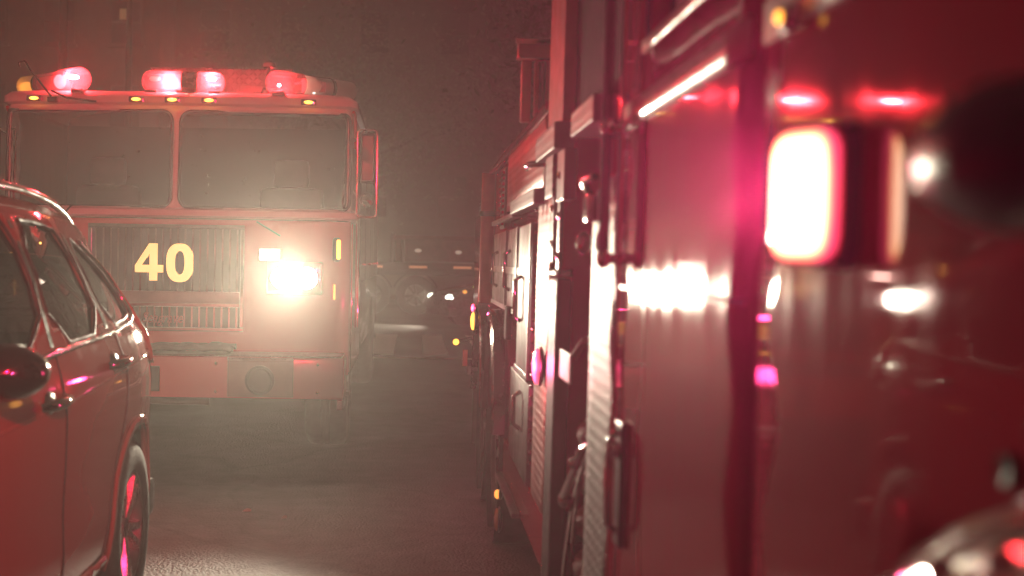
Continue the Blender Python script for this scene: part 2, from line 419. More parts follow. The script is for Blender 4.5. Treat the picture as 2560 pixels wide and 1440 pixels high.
# ---- buildings across the junction
frame_dark = pbr('dark_frame', (0.05, 0.042, 0.036), 0.7)
brick = pbr('brick_wall', (0.075, 0.05, 0.04), 0.85, var=0.3, nscale=3, bump=0.4, bscale=25)
bwin = thin_glass('far_window_glass', (0.12, 0.12, 0.12))
e_win = emit('lit_window', (1.0, 0.72, 0.26), 0.10)
def building(x0, x1, y0, y1, h, label, lit, cols, rows, facemat):
    t = thing('building', label, 'building', ((x0 + x1) / 2, y0, 0))
    obj('wall', MB().box(x0, x1, y0, y1, 0, h), facemat, t)
    obj('cornice', MB().box(x0 - .2, x1 + .2, y0 - .35, y0 - .003, h - .5, h + .15, .05), conc, t)
    pitch = (x1 - x0) / cols
    for i in range(cols):
        for j in range(rows):
            cx = x0 + (i + .5) * pitch; z = 3.0 + j * 3.1
            if z + 2 > h - .6: continue
            fr = MB(); fr.box(cx - .6, cx + .6, y0 - .06, y0 - .003, z, z + .08); fr.box(cx - .6, cx + .6, y0 - .06, y0 - .003, z + 1.62, z + 1.7)
            fr.box(cx - .6, cx - .53, y0 - .058, y0 - .003, z + .08, z + 1.62); fr.box(cx + .53, cx + .6, y0 - .058, y0 - .003, z + .08, z + 1.62)
            fr.box(cx - .53, cx + .53, y0 - .055, y0 - .003, z + .82, z + .88)
            w_ = obj('window', fr, frame_dark, t)
            on = (i, j) in lit
            obj('pane', MB().box(cx - .53, cx + .53, y0 - .03, y0 - .005, z + .08, z + 1.62), bwin, w_)
            if on: obj('lit_gap', MB().box(cx - .25, cx + .12, y0 - .045, y0 - .031, z + .95, z + 1.35), e_win, w_)
            obj('sill', MB().box(cx - .7, cx + .7, y0 - .16, y0 - .003, z - .1, z - .003), frame_dark, w_)
    return t
building(-27, -9.5, 52.5, 66, 15.5, 'brick apartment house with a few dimly lit windows behind fire engine', {(6, 2), (5, 1), (6, 1)}, 7, 4, brick)
building(-9.2, 9, 54, 66, 13.5, 'unlit brick building facing the junction beyond the trailer', set(), 6, 4, pbr('dark_brick_wall', (0.06, 0.045, 0.038), 0.9, var=0.3, nscale=3))
# ---- poles and trees
def pole(x, y, h, label):
    t = thing('lamp_post', label, 'post', (x, y, 0))
    obj('shaft', MB().tube([(x, y, 0), (x, y, 1), (x, y, h)], [.14, .10, .07], 12), dark, t, smooth=40)
    obj('base', MB().lathe([(.24, 0), (.24, .3), (.18, .45), (.15, .8)], (x, y, 0), (0, 0, 1), 16), dark, t, smooth=40)
    obj('cap', MB().lathe([(.07, 0), (.09, .04), (.05, .1), (.001, .12)], (x, y, h), (0, 0, 1), 12), dark, t, smooth=40)
pole(-6.1, 24.5, 6.0, 'short dark metal post rising above the left roof beacon')
pole(-7.2, 35.5, 9.5, 'tall dark metal post between fire engine and lit windows')
bark = pbr('bark', (0.06, 0.045, 0.035), 0.9, bump=0.5, bscale=20)
leafm = pbr('leaves', (0.055, 0.075, 0.030), 0.6, var=0.5, nscale=2)
def tree(x, y, h, r, label, n, seed, tw=.2):
    rnd = random.Random(seed)
    t = thing('street_tree', label, 'tree', (x, y, 0))
    tr = MB().tube([(x, y, 0), (x + .1, y, h * .25), (x - .05, y + .1, h * .55), (x, y, h * .85)], [tw, tw * .8, tw * .55, tw * .15], 10)
    tips = []
    for k in range(9):
        a = rnd.uniform(0, 6.28); z0 = h * rnd.uniform(.35, .6); d = r * rnd.uniform(.5, .9)
        e = (x + math.cos(a) * d, y + math.sin(a) * d, min(h, z0 + h * rnd.uniform(.1, .35)))
        tr.tube([(x, y, z0), ((x * .5 + e[0] * .5), (y + e[1]) / 2, z0 * .6 + e[2] * .4), e], [tw * .4, tw * .25, tw * .08], 6); tips.append(e)
    obj('trunk', tr, bark, t, smooth=40)
    lf = MB()
    cl = [(rnd.gauss(0, .5) * r + x, rnd.gauss(0, .5) * r + y, h * .72 + rnd.gauss(0, .16) * h, rnd.uniform(.25, .5) * r) for _ in range(22)] + [(e[0], e[1], e[2], .35 * r) for e in tips]
    for _ in range(n):
        c = rnd.choice(cl); p = Vector((rnd.gauss(0, 1), rnd.gauss(0, 1), rnd.gauss(0, .7))) * c[3] * .6 + Vector(c[:3])
        q = Vector((rnd.gauss(0, 1), rnd.gauss(0, 1), rnd.gauss(0, 1))).normalized(); w_ = q.orthogonal().normalized(); s = rnd.uniform(.06, .13)
        lf.add([p - q * s, p + w_ * s * .5, p + q * s, p - w_ * s * .5], [(0, 1, 2, 3)])
    obj('crown', lf, leafm, t)
tree(4.8, 31, 10.5, 3.6, 'tall street tree beyond the ladder truck with crown over the junction', 9000, 3)
tree(-2.0, 49.5, 9.5, 3.6, 'street tree standing before the unlit building', 7000, 5)
tree(4.6, 49.5, 9.0, 3.2, 'smaller street tree behind the far car', 5000, 6)

# ================================================================== FIRE ENGINE 40
EX, EY = -1.69, 10.0
eng = thing('fire_engine', 'red fire engine with white upper cab, lit headlamp and yellow number 40 on grille', 'fire engine', (EX, EY, 0))
HW, CR = 1.235, 0.20
def plan(u, inset=0.0, sc=1.0):
    s = 1 if u >= 0 else -1; a = abs(u); st = HW - CR; al = CR * math.pi / 2
    bow = 0.05
    if a <= st: x, y = a, bow * (a / HW) ** 2
    elif a <= st + al:
        t = (a - st) / CR; x = st + CR * math.sin(t); y = bow * (st / HW) ** 2 + CR * (1 - math.cos(t))
    else: x = HW; y = bow * (st / HW) ** 2 + CR + (a - st - al)
    return s * x, y
UE = HW - CR + CR * math.pi / 2 + 1.85          # half-length of the wrap-round path
def ef(off=0.0):
    def fn(u, h):
        x, y = plan(u); e = 1e-3; x1, y1 = plan(u + e); tx, ty = (x1 - x), (y1 - y); L = math.hypot(tx, ty)
        nx, ny = ty / L, -tx / L                          # outward
        lean = max(0, h - 1.76) * 0.06
        return (EX + x + nx * off, EY + y + ny * off + lean * (1 if abs(u) < 1.2 else .3), h)
    return fn
wl = rrect(-1.285, -0.03, 1.795, 2.475, 0.075); wr = rrect(0.03, 1.265, 1.795, 2.475, 0.075)
sw = [rrect(s * 1.75 - .3, s * 1.75 + .3, 1.6, 2.35, .06) for s in (-1, 1)]
obj('cab_upper', MB().panel([(-UE, 1.72), (UE, 1.72), (UE, 2.52), (-UE, 2.52)], [wl, wr], ef(), .09), white, eng, smooth=30, thick=.03, off=-1)
UH = UE
grille_hole = rrect(-.585, .485, .945, 1.655, .02, 2)
obj('cab_lower', MB().panel([(-UE, .62), (UE, .62), (UE, 1.712), (-UE, 1.712)], [grille_hole], ef(), .09), red_far, eng, smooth=30, thick=.03, off=-1)
# ledge under the windshield
def rail_path(h, off, u0, u1, n=40): return [ef(off)(u0 + (u1 - u0) * k / n, h) for k in range(n + 1)]
led = MB()
for k in range(60):
    u0, u1 = -1.5 + 3 * k / 60, -1.5 + 3 * (k + 1) / 60
    q = [ef(.0)(u0, 1.792), ef(.045)(u0, 1.775), ef(.05)(u0, 1.735), ef(0)(u0, 1.722)]; q2 = [ef(.0)(u1, 1.792), ef(.045)(u1, 1.775), ef(.05)(u1, 1.735), ef(0)(u1, 1.722)]
    led.add(q + q2, [(i, i + 1, i + 5, i + 4) for i in range(3)])
obj('ledge', led, white, eng, smooth=60)
# rounded roof
rf = MB(); NU = 90; rings = []
for ins, z in ((0, 2.515), (-.035, 2.53), (-.035, 2.575), (.0, 2.605), (.10, 2.622), (.5, 2.64), (1.1, 2.645)):
    ring = []
    for k in range(NU + 1):
        u = -UE + 2 * UE * k / NU; x, y, _ = ef(-0.0)(u, z)
        cx_, cy_ = EX, EY + 1.1; f = 1 - ins / 1.235; fy = 1 - ins / 1.3
        ring.append((cx_ + (x - cx_) * f, cy_ + (y - cy_) * fy, z))
    rings.append(ring)
for a_, b_ in zip(rings[:-1], rings[1:]):
    o_ = len(rf.v); rf.v += a_ + b_; n_ = NU + 1
    rf.f += [(o_ + i, o_ + i + 1, o_ + n_ + i + 1, o_ + n_ + i) for i in range(NU)]
rf.add(rings[-1], [tuple(range(len(rings[-1])))])
obj('cab_roof', rf, white, eng, smooth=50)
gask = pbr('window_gasket', (0.02, 0.02, 0.02), 0.6)
for hole in (wl, wr):
    w_ = obj('windshield', MB().panel(hole, [], ef(-.012), .12), glass_wind, eng, smooth=40)
    obj('gasket', MB().tube([ef(.006)(*p) for p in hole + hole[:1]], .013, 6), gask, w_, smooth=50)
# cab interior
inn = MB(); inn.box(EX - 1.15, EX + 1.15, EY + 1.6, EY + 1.65, .8, 2.5); inn.box(EX - 1.15, EX + 1.15, EY + .35, EY + 1.6, .8, .85)
inn.box(EX - 1.15, EX + 1.15, EY + .16, EY + .45, 1.5, 1.72, .03)
obj('cab_interior', inn, blackp, eng)
for sx in (-.72, .72):
    st = MB().box(EX + sx - .25, EX + sx + .25, EY + 1.12, EY + 1.28, 1.2, 2.0, .06); st.box(EX + sx - .14, EX + sx + .14, EY + 1.12, EY + 1.24, 2.0, 2.22, .05)
    st.box(EX + sx - .25, EX + sx + .25, EY + .75, EY + 1.15, 1.1, 1.25, .05)
    obj('seat', st, pbr('seat_vinyl', (0.10, 0.08, 0.07), 0.5), eng, smooth=40)
obj('steering_wheel', MB().lathe([(.21 + .016 * math.cos(t), .016 * math.sin(t)) for t in [i * math.pi / 4 for i in range(9)]], (EX + .72, EY + .55, 1.72), (0, -.5, 1), 28), blackp, eng, smooth=60)
# ---- grille with bars
gr = obj('grille', MB().box(EX - .60, EX + .50, EY + .03, EY + .10, .93, 1.67), dark, eng)
gf = MB()
for (a0, a1, z0, z1) in ((-.60, .50, 1.645, 1.675), (-.60, .50, .925, .955), (-.60, -.57, .955, 1.645), (.47, .50, .955, 1.645)):
    gf.box(EX + a0, EX + a1, EY - .028, EY + .035, z0, z1, .006)
obj('frame', gf, chrome, gr)
obj('crossbar', MB().box(EX - .569, EX + .469, EY - .022, EY + .035, 1.095, 1.205, .012), pbr('cross_bar_paint', (0.14, 0.05, 0.045), .45, coat=.4), gr, smooth=40)
obj('crossbar_edge', MB().box(EX - .569, EX + .469, EY - .030, EY - .0225, 1.098, 1.125, .003), chrome, gr)
bar_me = None
for k in range(20):
    xx = EX - .545 + k * .0523
    for z0, z1 in ((1.205, 1.645), (.956, 1.094)):
        obj('bar', MB().box(xx - .006, xx + .006, EY - .012, EY + .034, z0, z1), chrome, gr)
# number 40 in front of the bars
def num_poly4(x, z, w, h):
    P = [(.52, 0), (.80, 0), (.80, .22), (1, .22), (1, .42), (.80, .42), (.80, 1), (.50, 1), (0, .40), (0, .22), (.52, .22)]
    hole = [(.52, .42), (.52, .74), (.24, .42)]
    return [(x + a * w, z + b_ * h) for a, b_ in P], [(x + a * w, z + b_ * h) for a, b_ in hole]
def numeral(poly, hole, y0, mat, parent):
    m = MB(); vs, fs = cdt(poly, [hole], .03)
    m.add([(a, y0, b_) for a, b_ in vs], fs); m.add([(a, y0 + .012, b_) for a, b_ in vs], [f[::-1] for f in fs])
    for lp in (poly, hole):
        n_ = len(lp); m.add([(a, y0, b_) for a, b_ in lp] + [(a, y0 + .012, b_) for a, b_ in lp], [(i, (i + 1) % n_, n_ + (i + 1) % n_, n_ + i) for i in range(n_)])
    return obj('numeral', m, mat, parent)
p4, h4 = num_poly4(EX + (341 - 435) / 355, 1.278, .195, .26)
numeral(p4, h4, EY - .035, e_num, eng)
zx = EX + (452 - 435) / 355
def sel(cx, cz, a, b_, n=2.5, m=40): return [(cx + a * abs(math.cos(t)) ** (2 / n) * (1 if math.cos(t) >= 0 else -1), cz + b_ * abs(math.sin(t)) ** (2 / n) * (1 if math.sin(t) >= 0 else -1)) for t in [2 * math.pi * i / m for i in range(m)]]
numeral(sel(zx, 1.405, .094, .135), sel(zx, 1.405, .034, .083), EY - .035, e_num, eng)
# maker's script on the lower grille
tcv = bpy.data.curves.new('script', 'FONT'); tcv.body = 'Seagrave'; tcv.size = .105; tcv.shear = .35; tcv.extrude = .004; tcv.offset = .001; tcv.resolution_u = 3
tob = bpy.data.objects.new('script', tcv); COL.objects.link(tob)
dg = bpy.context.evaluated_depsgraph_get(); me = bpy.data.meshes.new_from_object(tob.evaluated_get(dg)); bpy.data.objects.remove(tob)
me.transform(Matrix.Translation((EX - .215, EY - .03, .985)) @ Matrix.Rotation(R(90), 4, 'X') @ Matrix.Diagonal((.78, 1, 1, 1))); me.materials.clear(); me.materials.append(chrome)
obj('script', None, None, eng, data=me)
# ---- headlamp clusters
for s in (1, -1):
    hx = EX + s * .853
    bz = obj('headlamp_bezel', MB().box(hx - .20, hx + .20, EY - .012, EY + .06, 1.19, 1.43, .02), chrome, eng, smooth=40)
    for dx in (-.088, .088):
        hl = obj('headlamp', MB().lathe([(.082, 0), (.085, -.02), (.074, -.024)], (hx + dx, EY - .012, 1.31), (0, 1, 0), 28), chrome, eng, smooth=40)
        obj('lens', MB().lathe([(.074, .0), (.06, -.010), (.03, -.016), (.001, -.018)], (hx + dx, EY - .030, 1.31), (0, 1, 0), 28), e_head if s > 0 else e_head_dim, hl, smooth=60)
    lamp('headlamp_light', 'SPOT', (hx, EY - .07, 1.31), P_HEAD * 3 if s > 0 else P_HEAD * .15, (1.0, .89, .66), eng, .09, (R(90), 0, R(176.5)), 50, .95)
    fx = EX + s * .678
    fl = obj('warning_flasher', MB().box(fx - .085, fx + .085, EY - .03, EY + .04, 1.422, 1.522, .018), chrome, eng, smooth=40)
    obj('lens', MB().box(fx - .070, fx + .070, EY - .045, EY - .031, 1.434, 1.510, .006), e_flash, fl)
    sx = EX + s * 1.15
    m_ = obj('side_marker', MB().panel(rrect(s * 1.145 - .028, s * 1.145 + .028, 1.43, 1.60, .02), [], ef(.010), .05), blackp, eng, thick=.012)
    obj('lens', MB().panel(rrect(s * 1.155 - .013, s * 1.155 + .013, 1.445, 1.585, .012), [], ef(.018), .05), e_amber, m_, thick=.008)
    m2 = obj('side_reflector', MB().panel(rrect(s * 1.13 - .006, s * 1.13 + .006, 1.16, 1.27, .005), [], ef(.012), .05), e_amber_dim, eng, thick=.01)  # reflector glows by its own dim emission
# amber roof markers
for pxx in (77, 335, 425, 517, 765):
    mx = EX + (pxx - 435) / 355
    y_ = ef(.03)(mx - EX, 2.52)[1] + .0
    mk = obj('roof_marker', MB().box(mx - .055, mx + .055, y_ - .022, y_ + .02, 2.528, 2.572, .012), chrome, eng, smooth=40)
    obj('lens', MB().ell((mx, y_ - .022, 2.550), (.034, .022, .013), 14, 8), e_amber, mk, smooth=60)
    lamp('marker_light', 'POINT', (mx, y_ - .06, 2.54), .12, (1, .45, .08), eng, .01)
# ---- bumper
bp = obj('bumper', MB().box(EX - 1.235, EX + 1.225, EY - .36, EY + .1, .49, .775, .025), red_far, eng, smooth=40)
obj('bumper_deck', MB().box(EX - 1.22, EX + 1.21, EY - .35, EY + .02, .7755, .787, .003), plate_f, bp)
obj('tool_box', MB().box(EX - .145, EX - .02, EY - .375, EY - .361, .535, .705, .004), blackp, bp)
bpn = obj('bumper_panel', MB().box(EX + .44, EX + .885, EY - .378, EY - .361, .505, .765, .006), pbr('bumper_panel_paint', (.10, .05, .045), .5, .4), bp)
obj('tread_lip', MB().box(EX + .44, EX + .885, EY - .392, EY - .379, .752, .774, .003), plate_f, bp)
obj('hose_outlet', MB().lathe([(.10, 0), (.10, -.02), (.085, -.03), (.07, -.01), (.001, -.008)], (EX + .66, EY - .379, .62), (0, 1, 0), 28), dark, bp, smooth=40)
for bx_ in (-.9, -.35, .36, 1.05):
    for bz_ in (.54, .73): obj('bolt', MB().lathe([(.012, 0), (.011, -.008), (.001, -.010)], (EX + bx_, EY - .361, bz_), (0, 1, 0), 8), chrome, bp)
obj('tow_bar', MB().tube([(EX - .5, EY - .1, .445), (EX + .28, EY - .1, .445)], .026, 12), steel, eng, smooth=40)
for s in (-1, 1):
    obj('mud_guard', MB().box(EX + s * 1.20 - .02, EX + s * 1.20 + .02, EY - .33, EY + .05, .42, .489, .005), chrome, eng)
sk = MB().box(EX - 1.0, EX + 1.0, EY + .2, EY + 8.6, .55, .75); sk.box(EX - .5, EX + .5, EY + .9, EY + 1.2, .36, .6, .05); sk.box(EX - .85, EX + .85, EY + 1.05, EY + 1.2, .42, .56, .02)
obj('chassis', sk, dark, eng)
for s in (-1, 1):
    wheel(eng, (EX + s * 1.04, EY + 1.15, .52), .52, .29, .30, s, 8, steel, .05)
    wheel(eng, (EX + s * 1.00, EY + 6.7, .52), .52, .29, .42, s, 8, steel, .05)
# ---- engine body behind the cab
bd = MB().box(EX - 1.2, EX + 1.2, EY + 2.25, EY + 8.8, .62, 2.45, .03)
obj('body', bd, red_far, eng, smooth=40)
obj('hose_bed_cover', MB().box(EX - 1.15, EX + 1.15, EY + 2.4, EY + 8.6, 2.452, 2.52, .01), plate_f, eng)
for k in range(4):
    y0 = EY + 2.4 + k * 1.55
    dr = obj('compartment_door', MB().box(EX + 1.2005, EX + 1.215, y0, y0 + 1.4, 1.25, 2.3, .006), steel, eng)
    obj('handle', MB().tube([(EX + 1.216, y0 + .6, 1.4), (EX + 1.24, y0 + .6, 1.4), (EX + 1.24, y0 + .8, 1.4), (EX + 1.216, y0 + .8, 1.4)], .008, 6), chrome, dr)
# tread-plate box and shelf on the cab roof
obj('roof_box', MB().box(EX - .42, EX + .71, EY + 1.25, EY + 2.0, 2.64, 2.945, .008), plate_f, eng)
obj('roof_box_front', MB().box(EX + (540 - 435) / 349, EX + (645 - 435) / 349, EY + 1.10, EY + 1.248, 2.645, 2.80, .006), steel, eng)
obj('roof_step', MB().box(EX + (287 - 435) / 350, EX + (640 - 435) / 350, EY + .86, EY + 1.0, 2.63, 2.715, .006), plate_f, eng)
# antenna, horn bracket
obj('antenna', MB().tube([(EX + .60, EY + .5, 2.62), (EX + .60, EY + .5, 2.74), (EX + .585, EY + .5, 2.80), (EX + .60, EY + .5, 2.86)], .008, 6), blackp, eng)
obj('antenna_base', MB().lathe([(.05, 0), (.045, .03), (.02, .05), (.001, .052)], (EX + .60, EY + .5, 2.855), (0, 0, 1), 12), steel, eng, smooth=40)
brk = MB().tube([(EX + .58, EY + .12, 2.60), (EX + .60, EY + .12, 2.655), (EX + .72, EY + .12, 2.655), (EX + .75, EY + .12, 2.60)], .009, 6); brk.box(EX + .62, EX + .70, EY + .09, EY + .15, 2.655, 2.675, .005)
obj('light_bracket', brk, blackp, eng)
# overhead wiper arm / hook tool at the left end
def e_at(px, py, y): return (px - 1035) * y / 3555, y, 1.45 + (650 - py) * y / 3555
hk = [e_at(*p, 9.93) for p in ((42, 182), (40, 172), (55, 167), (70, 190), (100, 228), (122, 255))]
obj('hook_arm', MB().tube(hk, .008, 6), blackp, eng)
obj('wiper_arm', MB().tube([e_at(122, 240, 9.93), e_at(160, 258, 9.93), e_at(235, 266, 9.93)], .008, 6).box(*[c for a_, b_ in zip(e_at(112, 268, 9.90), e_at(140, 258, 9.95)) for c in (a_, b_)]), blackp, eng)
# windshield wipers at the bottom corners
obj('wiper', MB().tube([e_at(640, 560, 9.97), e_at(700, 595, 9.97)], .006, 6), rubber, eng)
obj('wiper', MB().tube([e_at(160, 545, 9.93), e_at(178, 525, 9.95)], .007, 6), blackp, eng)

# ---- beacons on the roof: capsule tubes with lit ends
def capsule(a, b_, r, n=18, m=5, sq=1.0):
    a, b_ = Vector(a), Vector(b_); d = (b_ - a).normalized(); prof = []
    L = (b_ - a).length
    for i in range(m + 1): t = math.pi / 2 * i / m; prof.append((max(.001, r * math.sin(t)), r * .8 * (1 - math.cos(t))))
    for i in range(1, m + 1): t = math.pi / 2 * i / m; prof.append((max(.001, r * math.cos(t)), L - r * .8 + r * .8 * math.sin(t)))
    return MB().lathe(prof, a, d, n, (sq, 1.0))
def half(a, b_, r, front=True, n=18, m=5):
    """open tube, closed by a dome at a"""
    a, b_ = Vector(a), Vector(b_); d = (b_ - a).normalized(); prof = []
    for i in range(m + 1): t = math.pi / 2 * i / m; prof.append((max(.001, r * math.sin(t)), r * .8 * (1 - math.cos(t))))
    prof.append((r, (b_ - a).length)); return MB().lathe(prof, a, d, n)
def bulb(parent, p, r, power, mat=e_bulb, col=RED_LIGHT):
    q = Vector(p)
    bb = obj('bulb', MB().ell(q, (r[0], r[1], r[2]), 12, 8), mat, parent, smooth=60)
def base_plate(parent, a, b_, r):
    a, b_ = Vector(a), Vector(b_); d = (b_ - a); z = a.z - r
    for t in (.12, .5, .88):
        p = a + d * t; obj('bracket', MB().box(p.x - .04, p.x + .04, p.y - .04, p.y + .04, z - .02, z + .015, .004), steel, parent)
zb = 2.70
# middle bar
a, b_ = Vector((EX + (342 - 435) / 353, EY + .10, zb - .01)), Vector((EX + (551 - 435) / 353, EY + .10, zb - .015))
mbar = obj('beacon_bar', half(a, a.lerp(b_, .49), .078, m=6), lens_red, eng, smooth=60)
obj('lens', half(b_, b_.lerp(a, .32), .078, m=6), lens_red, mbar, smooth=60)
obj('divider', MB().tube([a.lerp(b_, .49), a.lerp(b_, .68)], .0765, 18), pbr('beacon_centre', (.10, .03, .03), .25, .5, coat=.6), mbar, smooth=40)
base_plate(mbar, a, b_, .078)
obj('reflector', MB().box(a.x + .03, a.x + .28, EY + .14, EY + .15, zb - .06, zb + .05), steel, mbar)
bulb(mbar, a.lerp(b_, .34) + Vector((0, -.02, 0)), (.036, .010, .016), P_BEACON)
bulb(mbar, a.lerp(b_, .16) + Vector((0, 0, .02)), (.04, .012, .02), 0, e_bulb_dim)
bulb(mbar, a.lerp(b_, .86) + Vector((-.01, -.02, .025)), (.034, .010, .014), P_BEACON)
# right (kerb) bar, its dome forward and its clear tube running back
for s, lit in ((1, .35), (-1, 1.0)):
    a = Vector((EX + s * (662 - 435) / 355, EY + .02, zb - .005)); b_ = Vector((EX + s * 1.235, EY + .52, zb - .015))
    mid1 = a.lerp(b_, .36); mid2 = a.lerp(b_, .70)
    t_ = obj('beacon_bar', half(a, mid1, .085, m=6), lens_red, eng, smooth=60)
    obj('lens', MB().tube([mid1, mid2], .076, 18, False), lens_clear if s > 0 else lens_red, t_, smooth=60)
    obj('lens', half(b_, mid2, .076), lens_frost, t_, smooth=60)
    obj('band', MB().tube([mid2.lerp(a, .03), mid2.lerp(b_, .04)], .0785, 18), blackp, t_, smooth=40)
    obj('reflector', MB().box(mid1.x - .05, mid1.x + .13 * s + .05, mid1.y + .03, mid1.y + .045, zb - .055, zb + .02), chrome, t_)
    base_plate(t_, a, b_, .08)
    obj('reflector_drum', MB().tube([mid1.lerp(mid2, .1), mid1.lerp(mid2, .9)], .052, 14), white, t_, smooth=40)
    if s < 0:
        bulb(t_, a.lerp(b_, .18) + Vector((0, -.03, .015)), (.042, .010, .015), P_BEACON)
        bulb(t_, a.lerp(b_, .48) + Vector((0, -.01, .01)), (.04, .014, .03), 0, e_bulb_dim)
        bulb(t_, b_.lerp(a, .10) + Vector((0, -.02, -.01)), (.05, .014, .04), P_BEACON * .6, e_amber, (1, .35, .15))
    else:
        bulb(t_, a.lerp(b_, .16) + Vector((-.02, -.02, -.02)), (.011, .008, .009), 0, e_bulb)
        obj('bulb', MB().ell(a.lerp(b_, .52) + Vector((0, -.03, -.04)), (.014, .01, .014), 10, 6), e_white, t_, smooth=60)

# ---- mirrors and grab rails on the cab corners
for s in (1, -1):
    X0, X1 = EX + s * 1.275, EX + s * 1.415
    xa, xb = min(X0, X1), max(X0, X1); ym = EY + .12
    fr = [(u, ym, v) for u, v in rrect(xa, xb, 1.75, 2.37, .03)]
    mf = obj('mirror_frame', MB().tube(fr + fr[:1], .009, 8), chrome, eng, smooth=50)
    obj('mirror_head', MB().box(xa + .02, xb - .012, ym - .02, ym + .04, 1.99, 2.345, .02), blackp, mf, smooth=40)
    obj('mirror_glass', MB().box(xa + .035, xb - .027, ym - .024, ym - .0205, 2.01, 2.325, .001), pbr('dark_mirror', (.05, .045, .045), .12, .8), mf)
    obj('round_mirror', MB().lathe([(.001, -.03), (.03, -.024), (.052, 0), (.048, .02), (.001, .03)], ((xa + xb) / 2, ym, 1.87), (0, 1, 0), 20), chrome, mf, smooth=60)
    for z_a, z_b in ((2.3, 2.37), (1.8, 1.75)): obj('mirror_arm', MB().tube([(EX + s * 1.23, EY + .35, z_a), ((xa + xb) / 2, ym, z_b)], .01, 8), chrome, mf, smooth=40)
    obj('grab_rail', MB().tube([(EX + s * 1.24, EY + .46, 1.0), (EX + s * 1.275, EY + .42, .95), (EX + s * 1.275, EY + .42, 1.9), (EX + s * 1.24, EY + .46, 1.95)], .014, 8), chrome, eng, smooth=50)
    obj('corner_trim', MB().tube([ef(.012)(s * 1.30, .64), ef(.012)(s * 1.30, 1.70)], .011, 8), chrome, eng, smooth=50)
    obj('gutter', MB().tube([ef(.014)(s * (1.29 + .02 * k), 2.5 - .002 * k * k) for k in range(12)], .012, 6), red_far, eng, smooth=50)
    obj('step', MB().box(EX + s * 1.14 - .09, EX + s * 1.14 + .09, EY + .4, EY + 1.0 - .45, .45, .48, .005), plate, eng)
